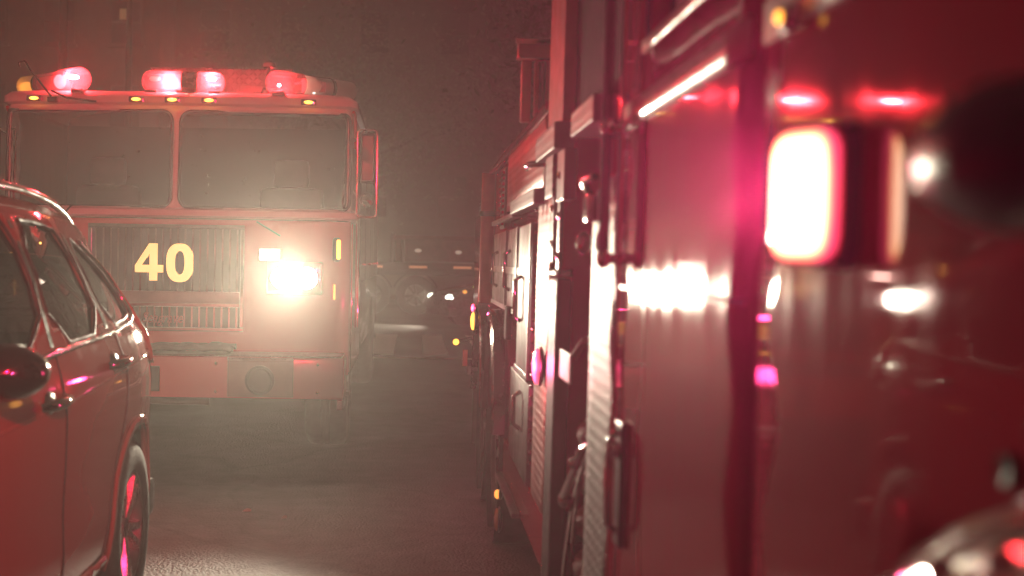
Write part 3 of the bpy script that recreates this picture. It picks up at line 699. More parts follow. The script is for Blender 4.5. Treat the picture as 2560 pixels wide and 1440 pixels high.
# ================================================================== PARKED CAR
def lerp_tab(tab, x):
    if x <= tab[0][0]: return tab[0][1]
    for (a, va), (b_, vb) in zip(tab[:-1], tab[1:]):
        if x <= b_:
            t = (x - a) / (b_ - a); t = t * t * (3 - 2 * t) * .35 + t * .65
            return va + (vb - va) * t
    return tab[-1][1]
def make_car(name, label, loc, rz, S, paint):
    t = thing(name, label, 'car', loc, rz, world=False)
    wt, L = S['width_tab'], S['len']
    def X(u, h):
        w = lerp_tab(wt, h)
        r0 = S['rear_taper']; d = max(0, u - r0) / (L - r0); w -= S['rear_amt'] * d ** 2.2
        d = max(0, .9 - u) / .9; w -= .20 * d ** 2.2
        if h > S['belt']:
            d = max(0, u - 2.6) / (L - 2.6); w -= .17 * d ** 1.8 * min(1, (h - S['belt']) / .3)
        return w
    top = S['top']
    top = smooth_poly(top, 2, False)
    ax, ar = S['axles'], S['arch']
    bottom = [(top[-1][0] - .08, .28)]
    bottom += arc(ax[1], S['wr'], ar, -12, 192, 18)
    bottom += [(ax[1] - ar - .02, .24), (ax[0] + ar + .02, .24)]
    bottom += arc(ax[0], S['wr'], ar, -12, 192, 18)
    bottom += [(top[0][0] + .08, .26)]
    outline = top + bottom
    for sd in (1, -1):
        def fn(u, h, off=0.0): return (sd * (X(u, h) + off), u, h)
        bs = obj('body_side', MB().panel(outline, S['windows'], fn, .075), paint, t, smooth=35, thick=.022, off=-1 if sd > 0 else 1)
        if sd < 0:
            bs.modifiers[0].offset = 1
        for k, wv in enumerate(S['windows']):
            obj('side_window', MB().panel(wv, [], lambda u, h: fn(u, h, -.012), .1), glass_dark, t, smooth=40)
        if S.get('detail'):
            def ribbon(pts, w, off, mat, nm, par, closed=False):
                m = MB(); q = dense(pts, .03, closed)
                obj(nm, m.tube([fn(u, h, off) for u, h in q], w, 6), mat, par, smooth=60)
            for line in S['seams']: ribbon(line, .0045, .0005, gask, 'door_seam', t)
            for wv in S['windows'][:]: ribbon(wv + wv[:1], .007, -.004, gask, 'window_seal', t)
            ribbon(S['belt_trim'], .011, .006, chrome, 'window_trim', t)
            ribbon(S['crease'], .006, -.0025, paint, 'body_crease', t)
            ribbon(S['sill'], .02, -.004, paint, 'sill_ridge', t)
            # black cladding round the arches
            for a_ in ax:
                ring = arc(a_, S['wr'], ar + .03, -10, 190, 22)
                ringi = arc(a_, S['wr'], ar - .004, 190, -10, 22)
                obj('arch_trim', MB().panel(ring + ringi, [], lambda u, h: fn(u, h, .006), .1), paint, t, smooth=40, thick=.012, off=0)
            # pillars in gloss black
            for pl in S['pillars']: obj('pillar_cover', MB().panel(pl, [], lambda u, h: fn(u, h, .002), .1), pbr('gloss_black', (.012, .012, .012), .15, coat=1), t, thick=.003, off=0)
            # roof rail
            rr = [(u, .60 - .05 * ((u - 2.8) / 1.2) ** 2 if u > 2.8 else .60, z) for u, z in ((1.85, 1.585), (2.0, 1.65), (2.4, 1.685), (2.9, 1.685), (3.3, 1.66), (3.6, 1.62), (3.75, 1.575))]
            obj('roof_rail', MB().tube([(sd * x_, u, z) for u, x_, z in smooth_poly(rr, 2, False)], .016, 8), chrome, t, smooth=50)
            # door handles: bowl, bar
            for (hu, hz) in S['handles']:
                c = Vector(fn(hu, hz)); 
                hb = obj('door_handle', MB().tube([c + Vector((sd * -.004, -.11, -.005)), c + Vector((sd * .03, -.085, 0)), c + Vector((sd * .042, 0, .004)), c + Vector((sd * .034, .085, .006)), c + Vector((sd * -.004, .11, .004))], [.014, .017, .018, .017, .013], 10), chrome, t, smooth=60)
                obj('handle_bowl', MB().ell(c + Vector((sd * -.014, -.01, -.004)), (.024, .085, .045), 16, 8), blackp, hb, smooth=60)
                obj('key_cap', MB().ell(c + Vector((sd * .004, .135, .004)), (.016, .022, .018), 12, 8), chrome, hb, smooth=60)
            # tail lamp
            tl = obj('tail_lamp', MB().panel(S['tail'], [], lambda u, h: fn(u, h, .010), .05), pbr('tail_lens', (.28, .01, .015), .12, coat=1), t, smooth=40, thick=.02, off=0)
            # mirror
            mc = Vector((sd * .93, 1.62, 1.13))
            prof = [(.001, 0), (.05, .012), (.085, .05), (.098, .10), (.095, .145), (.085, .155)]
            mm = obj('wing_mirror', MB().lathe(prof, mc + Vector((0, -.085, 0)), (0, 1, 0), 24, (.80, 1.22)), pbr('gloss_black', (.012, .012, .012), .15, coat=1), t, smooth=60)
            obj('mirror_glass', MB().lathe([(.086, 0), (.08, .002), (.001, .003)], mc + Vector((0, .062, 0)), (0, 1, 0), 24, (.80, 1.22)), chrome, mm, smooth=60)
            obj('mirror_foot', MB().tube([mc + Vector((-sd * .05, 0, -.06)), mc + Vector((-sd * .12, .0, -.075))], .03, 10), blackp, mm, smooth=60)
    # ---- top shell (bonnet, windshield, roof, hatch) as one sheet across the car
    cum = [0]
    for p, q in zip(top[:-1], top[1:]): cum.append(cum[-1] + math.hypot(q[0] - p[0], q[1] - p[1]))
    T = cum[-1]
    def at_t(s_):
        s_ = max(0, min(T, s_))
        for i in range(len(cum) - 1):
            if s_ <= cum[i + 1]:
                f = (s_ - cum[i]) / max(1e-9, cum[i + 1] - cum[i]); p, q = top[i], top[i + 1]
                return p[0] + (q[0] - p[0]) * f, p[1] + (q[1] - p[1]) * f
        return top[-1]
    def t_of(u):
        return min((cum[i] for i in range(len(top)) if top[i][1] > .8), key=lambda c: abs(at_t(c)[0] - u))
    def fn2(off=0.0):
        def g(s_, w):
            u, h = at_t(s_); u0, h0 = at_t(s_ - .12); u1, h1 = at_t(s_ + .12)
            tx, ty = u1 - u0, h1 - h0; l = math.hypot(tx, ty) or 1; nx, ny = -ty / l, tx / l
            x = X(u, h) * w; cr = .055 * (1 - abs(w) ** 3.0) + off
            return (x, u + nx * cr, h + ny * cr)
        return g
    holes = []; gl = []
    for (u0, u1, w_) in S['screens']:
        a_, b_ = t_of(u0), t_of(u1); holes.append(rrect(a_, b_, -w_, w_, .08, 4))
    obj('body_top', MB().panel([(0, -1), (T, -1), (T, 1), (0, 1)], holes, fn2(), .1), paint, t, smooth=45)
    for hpoly in holes: obj('windscreen', MB().panel(hpoly, [], fn2(-.004), .12), glass_dark, t, smooth=45)
    # floor pan and seats
    fl = MB().box(-.78, .78, .5, L - .3, .26, .34); obj('floor_pan', fl, dark, t)
    for a_ in ax:
        for sd in (-1, 1):
            obj('wheel_well', MB().lathe([(ar + .01, 0), (ar + .01, -.3), (.05, -.3)], (sd * .84, a_, S['wr']), (sd, 0, 0), 24), pbr('well_black', (.012, .012, .012), .9), t, smooth=40)
    for (su, sz) in S['seats']:
        for sx in (-.37, .37):
            m = MB().box(sx - .24, sx + .24, su - .5, su, .45, .62, .05); m.box(sx - .23, sx + .23, su - .05, su + .1, .55, sz - .16, .05); m.box(sx - .12, sx + .12, su, su + .09, sz - .17, sz, .04)
            obj('seat', m, cloth, t, smooth=40)
    for a_ in ax:
        for sd in (1, -1): wheel(t, (sd * (lerp_tab(wt, .5) - .115), a_, S['wr']), S['wr'], S['rim'], .215, sd, 10, alloy, .034)
    # lamps, plates
    for sd in (1, -1):
        hz = S['lamp_z']; y0 = at_t(0)[0]
        hd = obj('headlamp', MB().ell((sd * .60, y0 + .08, hz), (.17, .10, .075), 18, 10), lens_clear if not S.get('lit') else e_white, t, smooth=60)
    for nm, yy in (('front_bumper', .02), ('rear_bumper', L - .22)):
        obj(nm, MB().box(-.80, .80, yy, yy + .2, .24, .42, .04), blackp, t, smooth=40)
    return t
suv = dict(len=4.53, belt=1.12, rear_taper=3.5, rear_amt=.20,
    width_tab=[(.22, .850), (.32, .885), (.45, .900), (.62, .897), (.78, .905), (.92, .908), (1.02, .895), (1.12, .868), (1.18, .845), (1.35, .785), (1.5, .715), (1.6, .655), (1.67, .60)],
    top=[(.03, .30), (.0, .50), (.06, .78), (.25, .90), (.75, 1.01), (1.12, 1.07), (1.55, 1.35), (1.98, 1.59), (2.4, 1.645), (2.9, 1.645), (3.4, 1.61), (3.85, 1.54), (4.14, 1.46), (4.32, 1.20), (4.44, .98), (4.49, .78), (4.53, .55), (4.50, .32)],
    axles=(.93, 3.55), wr=.352, arch=.425, rim=.225,
    windows=[smooth_poly([(1.36, 1.115), (1.55, 1.25), (1.98, 1.515), (2.2, 1.555), (2.47, 1.565), (2.365, 1.145)], 1),
             smooth_poly([(2.46, 1.150), (2.565, 1.567), (2.85, 1.563), (3.135, 1.535), (3.20, 1.165)], 1),
             smooth_poly([(3.29, 1.175), (3.225, 1.522), (3.42, 1.48), (3.66, 1.40), (3.83, 1.31), (3.86, 1.23), (3.74, 1.195)], 1)],
    pillars=[[(2.372, 1.15), (2.475, 1.56), (2.51, 1.56), (2.41, 1.15)], [(3.205, 1.17), (3.145, 1.53), (3.18, 1.525), (3.25, 1.175)]],
    seams=[[(1.30, .30), (1.28, .70), (1.30, 1.05)], [(2.42, .30), (2.40, .70), (2.40, 1.12)], [(2.55, .30), (3.02, .36), (3.14, .62), (3.30, .82), (3.36, 1.00), (3.30, 1.16)], [(3.98, 1.42), (4.10, 1.1), (4.16, .82), (4.14, .5)]],
    belt_trim=smooth_poly([(1.30, 1.085), (2.0, 1.118), (2.6, 1.138), (3.2, 1.152), (3.60, 1.165), (3.82, 1.19), (3.90, 1.25), (3.86, 1.33), (3.68, 1.42), (3.42, 1.50)], 2, False),
    crease=[(.9, .93), (1.6, .955), (2.4, .965), (3.2, 1.0), (4.0, 1.04), (4.25, 1.04)],
    sill=[(1.38, .33), (2.2, .32), (3.05, .33)],
    handles=[(2.24, .985), (3.19, 1.045)],
    tail=smooth_poly([(4.08, .98), (4.02, 1.12), (3.97, 1.36), (4.05, 1.38), (4.20, 1.28), (4.32, 1.02), (4.30, .96)], 1),
    screens=[(1.16, 1.92, .90), (4.17, 4.40, .80)], seats=[(2.05, 1.30), (3.15, 1.16)], lamp_z=.80, detail=True)
make_car('parked_car', 'maroon compact crossover car with chrome window trim and roof rails before the fire engine', (-2.045, 2.20, 0), R(-0.6), suv, carpaint)
sedan = dict(len=4.8, belt=.95, rear_taper=3.9, rear_amt=.14,
    width_tab=[(.2, .86), (.5, .90), (.8, .90), (.95, .87), (1.2, .76), (1.42, .62)],
    top=[(.04, .30), (0, .5), (.06, .66), (.35, .78), (1.2, .93), (1.5, .98), (2.1, 1.32), (2.5, 1.41), (3.0, 1.40), (3.6, 1.27), (4.1, 1.03), (4.65, .98), (4.78, .8), (4.8, .5), (4.76, .3)],
    axles=(.95, 3.75), wr=.33, arch=.39, rim=.21, windows=[[(1.75, .98), (2.2, 1.27), (2.6, 1.33), (2.6, .98)], [(2.68, .98), (2.68, 1.33), (3.1, 1.31), (3.6, 1.0)]],
    screens=[(1.6, 2.15, .85), (3.6, 4.0, .8)], seats=[(2.3, 1.15), (3.3, 1.1)], lamp_z=.64, lit=True)
far_car = make_car('waiting_car', 'dark saloon car with bright lamps waiting at the junction beyond the ladder truck', (.50, 31.5, 0), R(-72), sedan, pbr('grey_car_paint', (.09, .09, .09), .3, coat=1))
lamp('headlamp_light', 'SPOT', (0, -.08, .70), 300.0, (1, .88, .68), far_car, .06, (R(90 - 12), 0, R(180)), 130, .8)
for (lx, ly, lz, mm_, rr_) in ((.93, 30.5, .93, e_white, .045), (.83, 30.52, .885, emit('green_lamp_glow', (.7, 1, .2), 2.0), .035), (.60, 30.52, .78, e_amber_dim, .05)):
    # lamps on the near flank of the far car (local: u = x - .5, side = -y)
    m = MB().ell((.90, lx - .25, lz), (.03, rr_, rr_ * .8), 12, 8)
    oo = obj('flank_lamp', m, mm_, far_car, smooth=60)

# ================================================================== TRAILER CROSSING THE JUNCTION
TY = 37.5
tr = thing('semi_trailer', 'dark low trailer with orange and white reflector strips crossing the junction', 'trailer', (1.5, TY, 0))
obj('frame', MB().box(-3.2, 8.5, TY + .1, TY + 2.4, 1.05, 1.22, .02), dark, tr)
obj('side_rail', MB().box(-3.25, 8.5, TY - .02, TY + .099, 1.18, 1.38, .02), dark, tr)
obj('load_bed', MB().box(-.5, 8.5, TY + .05, TY + 2.4, 1.42, 2.05, .04), pbr('dull_red_load', (.16, .06, .05), .7), tr)
obj('top_rail', MB().box(-.55, 8.55, TY - .01, TY + .12, 1.98, 2.10, .02), pbr('dull_red_load', (.16, .06, .05), .7), tr)
obj('head_board', MB().box(-.62, -.505, TY, TY + 2.4, 1.382, 2.16, .02), dark, tr)
for wx in (-1.14, .05): 
    m0 = wheel(tr, (0, 0, 0), .52, .29, .3, -1, 8, dark, .05)
    m0.rotation_euler = (0, 0, R(90)); m0.location = (wx, TY + .2, .52)
    obj('mud_wing', MB().panel(arc(wx, .52, .62, 20, 160, 12) + arc(wx, .52, .59, 160, 20, 12), [], lambda u, h: (u, TY + .05, h), .2), dark, tr, thick=.4, off=1)
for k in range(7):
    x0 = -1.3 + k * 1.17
    st_ = obj('reflector_strip', MB().box(x0, x0 + .48, TY - .032, TY - .022, 1.235, 1.30, .002), MATS.get('strip_glow') or emit('strip_glow', (1.0, .36, .16), .42), tr)  # reflector strips, no lamps: emission stands in for light they throw back
e_small = emit('trailer_lamp', (1, .85, .65), .3)
for x0, z0 in ((.10, 1.70), (1.17, 1.67)):
    obj('clearance_lamp', MB().ell((x0, TY - .01, z0), (.09, .04, .05), 12, 8), e_small, tr, smooth=60)
obj('rear_stay', MB().tube([(-.3, TY, 1.38), (-.3, TY, 1.98)], .05, 8), dark, tr)
obj('landing_leg', MB().box(5.9, 6.05, TY + .2, TY + .35, 0, 1.05, .01), dark, tr); obj('landing_leg', MB().box(5.9, 6.05, TY + 2.1, TY + 2.25, 0, 1.05, .01), dark, tr)

# ================================================================== LADDER TRUCK, its side 0.45 m to the right of the lens
TX = 0.465; LEAN[0] = 0.014            # the truck's flanks lean in towards the roof
tk = thing('ladder_truck', 'glossy red ladder truck standing close alongside with lit red side lamp and hose bay', 'fire truck', (1.7, 5, 0))
def sp_(off=0.0): return lambda y, h: (TX - off, y, h)
def sheet(nm, poly, mat, holes=(), off=0.0, thick=.03, par=None, step=.15, smooth=35):
    m = MB().panel(poly, list(holes), sp_(off), step)
    o_ = obj(nm, m, mat, par or tk, smooth=smooth, thick=thick, off=0)
    return o_
def prism_s(nm, poly, mat, x0, x1, par=None):
    return obj(nm, MB().prism(poly, lambda a, c: (x0, a, c), lambda a, c: (x1, a, c)), mat, par or tk)
def th(px, py, X=TX):
    """photo position on the truck's side -> distance along the truck and height"""
    y = X * 3555 / (px - 1035); return y, 1.45 + (650 - py) * y / 3555
# ---- cab side: front door, pillar, rear door
archp = [(p[0], p[1]) for p in arc(.70, .66, .80, 0, 180, 24, .60)]
front_poly = [(1.84, .52), (1.84, 2.62), (-.75, 2.62), (-.75, .66)] + [(-.10, .66)] + archp[::-1][0:] + [(1.52, .52)]
sheet('front_door', front_poly, red, [rrect(-.55, 1.66, 1.93, 2.50, .06)], thick=.03)
sheet('door_window', rrect(-.56, 1.67, 1.92, 2.51, .06), glass_dark, off=-.006, thick=0)
obj('door_pillar', MB().box(TX + .022, TX + .06, 1.838, 1.925, .5, 2.62), pbr('maroon_gap', (.07, .006, .01), .4, coat=.5), tk)
obj('door_seal', MB().tube([(TX + .012, 1.885, .5), (TX + .012, 1.875, 2.6)], .011, 8), rubber, tk, smooth=50)
rdw = rrect(1.99, 2.80, 1.875, 2.5, .055)
rear_poly = [(1.918, .52), (3.10, .52), (3.10, 2.62), (1.918, 2.62)]
sheet('rear_door', rear_poly, red, [rdw], thick=.03)
sheet('door_window', rrect(1.98, 2.81, 1.865, 2.51, .055), glass_dark, off=-.006, thick=0)
obj('window_trim', MB().tube([sp_(.018)(*p) for p in rdw + rdw[:1]], .006, 8), rubber, tk, smooth=50)
sheet('window_sill', [(2.0, 1.868), (2.84, 1.868), (2.84, 1.892), (2.0, 1.892)], gold, off=.019, thick=.008)
# white band along the cab
sheet('side_stripe', [(1.922, 1.735), (3.09, 1.735), (3.09, 1.788), (1.922, 1.788)], gold, off=.019, thick=.006)
sheet('side_stripe', [(1.0, 1.735), (1.836, 1.735), (1.836, 1.788), (1.0, 1.788)], gold, off=.019, thick=.006)
sheet('belt_molding', [(1.922, 1.395), (3.05, 1.395), (3.05, 1.403), (1.922, 1.403)], steel, off=.019, thick=.006)
# cab solid behind the sheets
cabm = MB().box(TX + .62, 2.9, -.75, 3.1, .6, 2.62); cabm.box(TX + .03, TX + .62, 3.06, 3.1, .5, 2.62); cabm.box(TX + .03, 2.9, -.76, -.70, .6, 1.8)
obj('cab_core', cabm, dark, tk)
obj('cab_roof', MB().box(TX - .01, 2.95, -.8, 3.12, 2.622, 2.72, .03), white, tk, smooth=40)
obj('cab_front', MB().box(TX + .02, 2.93, -.80, -.762, .6, 2.62, .01), red, tk)
obj('cab_bumper', MB().box(TX - .0, 2.95, -1.2, -.81, .45, .8, .03), chrome, tk, smooth=40)
# front wheel and its chrome arch
wheel(tk, (TX + .20, .70, .54), .54, .29, .32, -1, 10, steel, .05)
wheel(tk, (2.75, .70, .54), .54, .29, .32, 1, 10, steel, .05)
obj('wheel_well', MB().lathe([(.80, 0), (.80, .55), (.1, .55)], (TX + .03, .70, .60), (1, 0, 0), 32, (.8, 1)), pbr('well_black', (.012, .012, .012), .9), tk, smooth=40)
fl = MB()
arcp = arc(.70, .66, .80, -4, 184, 48, .60)
flp = []
for (dx, dr) in ((0.0, -.02), (.055, -.025), (.07, .0), (.06, .03), (.035, .06), (.02, .062), (.0, .075)):
    flp.append([(TX - .016 - dx, .70 + (p[0] - .70) * (1 + dr / .8), .66 + (p[1] - .66) * (1 + dr / .60)) for p in arcp])
for a_, b_ in zip(flp[:-1], flp[1:]):
    fl.add(a_ + b_, [(i, i + 1, len(a_) + i + 1, len(a_) + i) for i in range(len(a_) - 1)])
arch_o = obj('wheel_arch', fl, chrome, tk, smooth=50)
for k in range(2, 46, 2):
    p = arcp[k]; q = (TX - .016 - .062, .70 + (p[0] - .70) * 1.03, .66 + (p[1] - .66) * 1.04)
    obj('bolt', MB().ell(q, (.011, .011, .011), 12, 8), chrome, arch_o, smooth=60)
# ---- square red lamp on the door: wedge housing and glowing lens
ly, lh = 1.485, 1.524
hs = math.radians(25)
ldir = Vector((-math.cos(hs), -math.sin(hs), 0)); lt = Vector((math.sin(hs), -math.cos(hs), 0))   # normal, tangent (towards the camera)
lc = Vector((TX - .058, ly, lh))
def lp(a, c, d): return lc + lt * a + Vector((0, 0, c)) + ldir * d
def ring3(w_, h_, r_, d, n=5): return [lp(p[0], p[1], d) for p in rrect(-w_ / 2, w_ / 2, -h_ / 2, h_ / 2, r_, n)]
house = MB(); r0 = ring3(.104, .144, .03, -.012); r1 = ring3(.106, .146, .03, .0); rb = [Vector((TX - .010, p.y, p.z)) for p in ring3(.14, .156, .03, -.03)]
nR = len(r0); house.add(rb + r0 + r1, [(i, (i + 1) % nR, nR + (i + 1) % nR, nR + i) for i in range(nR)] + [(nR + i, nR + (i + 1) % nR, 2 * nR + (i + 1) % nR, 2 * nR + i) for i in range(nR)])
sl = obj('side_lamp', house, blackp, tk, smooth=40, label='large square red lamp glowing white hot beside the cab door')
lm_, nt, b, o = _new('side_lamp_glow')
tcg = nt.nodes.new('ShaderNodeTexCoord'); sepg = nt.nodes.new('ShaderNodeSeparateXYZ'); nt.links.new(tcg.outputs['Generated'], sepg.inputs[0])
cx_ = _math(nt, 'ABSOLUTE', _math(nt, 'SUBTRACT', sepg.outputs['Y'], .5)); cz_ = _math(nt, 'ABSOLUTE', _math(nt, 'SUBTRACT', sepg.outputs['Z'], .5))
e4 = _math(nt, 'ADD', _math(nt, 'POWER', _math(nt, 'MULTIPLY', cx_, 2), 4), _math(nt, 'POWER', _math(nt, 'MULTIPLY', cz_, 2), 4))
nt.links.new(_ramp(nt, e4, [(0.0, (1, .62, .42)), (.98, (.22, .014, .035)), (.45, (1, .50, .24)), (.70, (.6, .13, .06))]), b.inputs['Emission Color'])
b.inputs['Emission Strength'].default_value = 7.0; b.inputs['Base Color'].default_value = (.5, .02, .03, 1); b.inputs['Roughness'].default_value = .2
lensm = MB(); rings_ = [ring3(.100, .138, .028, .0005), ring3(.096, .134, .026, .006), ring3(.078, .112, .03, .010), ring3(.05, .07, .02, .012)]
for a_, b_ in zip(rings_[:-1], rings_[1:]): lensm.add(a_ + b_, [(i, (i + 1) % nR, nR + (i + 1) % nR, nR + i) for i in range(nR)])
lensm.add(rings_[-1], [tuple(range(nR))])
obj('lens', lensm, lm_, sl, smooth=60)
lamp('side_lamp_light', 'SPOT', tuple(lp(0, 0, .05)), P_NEAR, RED_LIGHT, tk, .03, (R(90), 0, R(90)), 175, .3)
# small amber marker above it
am = obj('marker_lamp', MB().lathe([(.018, 0), (.016, .012), (.010, .018), (.001, .02)], (TX - .02, 1.69, 1.745), (-1, 0, 0), 16), chrome, tk, smooth=60)
obj('lens', MB().ell((TX - .038, 1.69, 1.745), (.008, .009, .009), 12, 8), e_amber, am, smooth=60)
# rounded black mirror on its stalk near the front of the cab
mr_ = obj('mirror', MB().ell((TX - .065, .93, 1.525), (.065, .11, .052), 28, 16), blackp, tk, smooth=60)
obj('mirror_rim', MB().ell((TX - .095, 1.02, 1.515), (.012, .018, .018), 14, 10), steel, mr_, smooth=60)
obj('mirror_stalk', MB().tube([(TX - .06, .88, 1.53), (TX - .03, .84, 1.56), (TX + .01, .82, 1.62)], .014, 8), blackp, mr_, smooth=50)
obj('door_lock', MB().lathe([(.013, 0), (.012, .006), (.005, .005), (.001, .004)], (TX - .016, 1.06, 1.30), (-1, 0, 0), 24), dark, tk, smooth=40)
# ---- grab rail and handle of the rear door
gx = TX - .055
gr_ = obj('grab_rail', MB().tube([(gx, 3.08, 1.455), (gx, 3.08, 2.4)], .012, 12), rubber, tk, smooth=50)
for z in (1.46, 1.745, 2.38):
    obj('stanchion', MB().tube([(gx, 3.08, z), (TX - .01, 3.08, z)], .012, 8).ell((gx, 3.08, z), (.017, .017, .022), 12, 8), chrome, gr_, smooth=50)
obj('edge_trim', MB().tube([(TX - .022, 3.09, .55), (TX - .022, 3.09, 2.6)], .006, 8), chrome, tk, smooth=50)
hb = obj('door_handle', MB().box(TX - .028, TX - .016, 2.93, 3.02, .86, 1.12, .006), blackp, tk)
obj('handle_bar', MB().tube([(TX - .028, 2.97, 1.10), (TX - .046, 2.97, 1.085), (TX - .05, 2.97, 1.0), (TX - .046, 2.97, .905), (TX - .028, 2.97, .89)], .007, 10), chrome, hb, smooth=50)
obj('lock', MB().lathe([(.018, 0), (.016, .01), (.001, .012)], (TX - .028, 2.975, 1.06), (-1, 0, 0), 14), chrome, hb, smooth=50)
# ---- steel panel behind the door, ragged bracket on top
sheet('steel_panel', [(3.12, .42), (3.60, .42), (3.60, 1.60), (3.52, 1.63), (3.12, 1.66)], plate, off=.0, thick=.03)
obj('panel_latch', MB().box(TX - .045, TX - .016, 3.50, 3.58, 1.55, 1.62, .01).ell((TX - .04, 3.57, 1.50), (.02, .02, .03), 10, 8).tube([(TX - .03, 3.56, 1.62), (TX - .05, 3.53, 1.655), (TX - .03, 3.47, 1.66)], .01, 8), chrome, tk, smooth=50)
# ---- open hose bay between cab and body
bay = MB().box(TX + .55, TX + .60, 3.12, 4.72, .35, 1.95); bay.box(TX + .02, TX + .55, 3.12, 3.16, .35, 1.95); bay.box(TX + .02, TX + .55, 3.12, 4.72, .35, .40)
obj('hose_bay', bay, dark, tk)
for (pts, r_) in (([(TX + .02, 3.75, 1.0), (TX - .005, 3.95, .80), (TX + .0, 4.25, .45), (TX + .04, 4.35, .38)], .018),
                  ([(TX + .02, 3.62, .92), (TX + .0, 3.74, .62), (TX + .02, 3.9, .40)], .02),
                  ([(TX + .06, 4.0, 1.05), (TX + .02, 4.15, .72), (TX + .05, 4.4, .42)], .014)):
    m = MB()
    q = smooth_poly(pts, 2, False)
    for i in range(len(q) - 1):
        A, B = Vector(q[i]), Vector(q[i + 1]); m.add([A + Vector((0, -r_, 0)), A + Vector((0, r_, 0)), B + Vector((0, r_, 0)), B + Vector((0, -r_, 0))], [(0, 1, 2, 3)])
    obj('strap', m, hose, tk, thick=.006, off=0)
for k in range(4):
    z = .55 + k * .13
    obj('hose_coil', MB().lathe([(.22 + .05 * math.cos(t), .05 * math.sin(t)) for t in [i * math.pi / 5 for i in range(11)]], (TX + .30, 4.2, z), (0, 0, 1), 28), hose, tk, smooth=60)
vl = obj('valve_lever', MB().tube([(TX + .05, 3.62, 1.01), (TX - .01, 3.72, .96), (TX - .025, 3.98, .80), (TX - .02, 4.05, .78)], [.014, .012, .012, .016], 10), chrome, tk, smooth=50)
for jy, jz, jr in ((4.02, .78, .024), (3.80, .915, .018)): obj('valve_joint', MB().ell((TX - .018, jy, jz), (.02, jr, jr), 12, 8), chrome, vl, smooth=60)
obj('tag_plate', MB().box(TX - .035, TX - .028, 3.86, 4.12, 1.118, 1.20, .003), pbr('pale_plate', (.55, .50, .46), .5), tk)
obj('tag_hook', MB().tube([(TX - .03, 3.80, 1.20), (TX - .01, 3.76, 1.24), (TX + .03, 3.72, 1.26)], .01, 8), pbr('pale_plate', (.55, .50, .46), .5), tk)
# rails hanging in front of the bay
for (yy, z0, z1) in ((4.62, 1.45, 1.80), (4.42, 1.41, 1.78)):
    r_ = obj('hanger_rail', MB().box(TX - .02, TX - .006, yy - .03, yy + .03, z0, z1, .003), steel, tk)
    for z in (z0 + .06, (z0 + z1) / 2, z1 - .06): obj('bolt', MB().lathe([(.012, 0), (.01, .006), (.001, .008)], (TX - .02, yy, z), (-1, 0, 0), 8), chrome, r_)
obj('bay_post', MB().box(TX - .02, TX + .03, 4.42, 4.66, .40, 1.40, .01), dark, tk)
obj('bay_post_cap', MB().box(TX - .024, TX + .03, 4.40, 4.68, 1.403, 1.43, .008), chrome, tk)
# ---- raised turret housing over the bay
obj('turret_side', MB().box(TX + .015, 2.6, 3.12, 4.38, 1.90, 2.75, .01), pbr('dull_black_red', (.014, .006, .006), .95), tk)
for m_s in (MATS['dull_black_red'], dark): m_s.node_tree.nodes['Principled BSDF'].inputs['Specular IOR Level'].default_value = 0.05
tpo = [(4.385, 1.86), (4.86, 1.83), (4.86, 2.40), (4.62, 2.62), (4.385, 2.75)]
prism_s('turret_cheek', tpo, pbr('faded_red_paint', (.42, .05, .05), .5, coat=.2), TX - .02, TX + .05)
obj('turret_foot', MB().box(TX - .045, TX + .02, 4.38, 5.05, 1.80, 1.885, .006), plate, tk)
obj('turret_foot_flap', MB().box(TX - .03, TX + .02, 4.55, 4.80, 1.66, 1.797, .004), plate, tk)
obj('turret_foot_flap', MB().box(TX - .02, TX + .02, 4.30, 4.50, 1.64, 1.797, .004), steel, tk)
obj('step_bracket', MB().box(TX - .03, TX + .30, 3.55, 4.05, 1.805, 1.875, .005), plate, tk)
ch = obj('chevron', MB().prism([(3.45, 2.22), (3.75, 2.30), (3.75, 2.36), (3.45, 2.36)], lambda a, c: (TX + .002, a, c), lambda a, c: (TX + .0145, a, c)), pbr('red_reflective', (.7, .04, .10), .35), tk)
# ---- ladder rack standing on the body
rk = obj('ladder_rack', MB().box(.385, 2.9, 5.58, 5.66, 2.245, 2.32, .01), pbr('faded_red_paint', (.42, .05, .05), .5), tk, smooth=40)
obj('rack_lip', MB().box(.37, 2.9, 5.55, 5.575, 2.30, 2.325, .004).box(.375, 2.9, 5.56, 5.575, 2.235, 2.25, .004), chrome, rk)
for (x0, x1) in ((.402, .44), (.455, .472), (.492, .512), (.60, .64), (1.2, 1.24), (2.0, 2.04), (2.8, 2.84)):
    obj('rack_post', MB().box(x0, x1, 5.59, 5.65, 2.0, 2.243, .006), pbr('faded_red_paint', (.42, .05, .05), .5), rk, smooth=40)
obj('rack_rod', MB().tube([(.485, 5.575, 2.235), (.483, 5.575, 2.02)], .010, 8), steel, rk, smooth=50)
for xl in (.56, .95):
    obj('ladder_beam', MB().box(xl, xl + .05, 5.0, 9.2, 2.02, 2.16, .01), steel, tk)
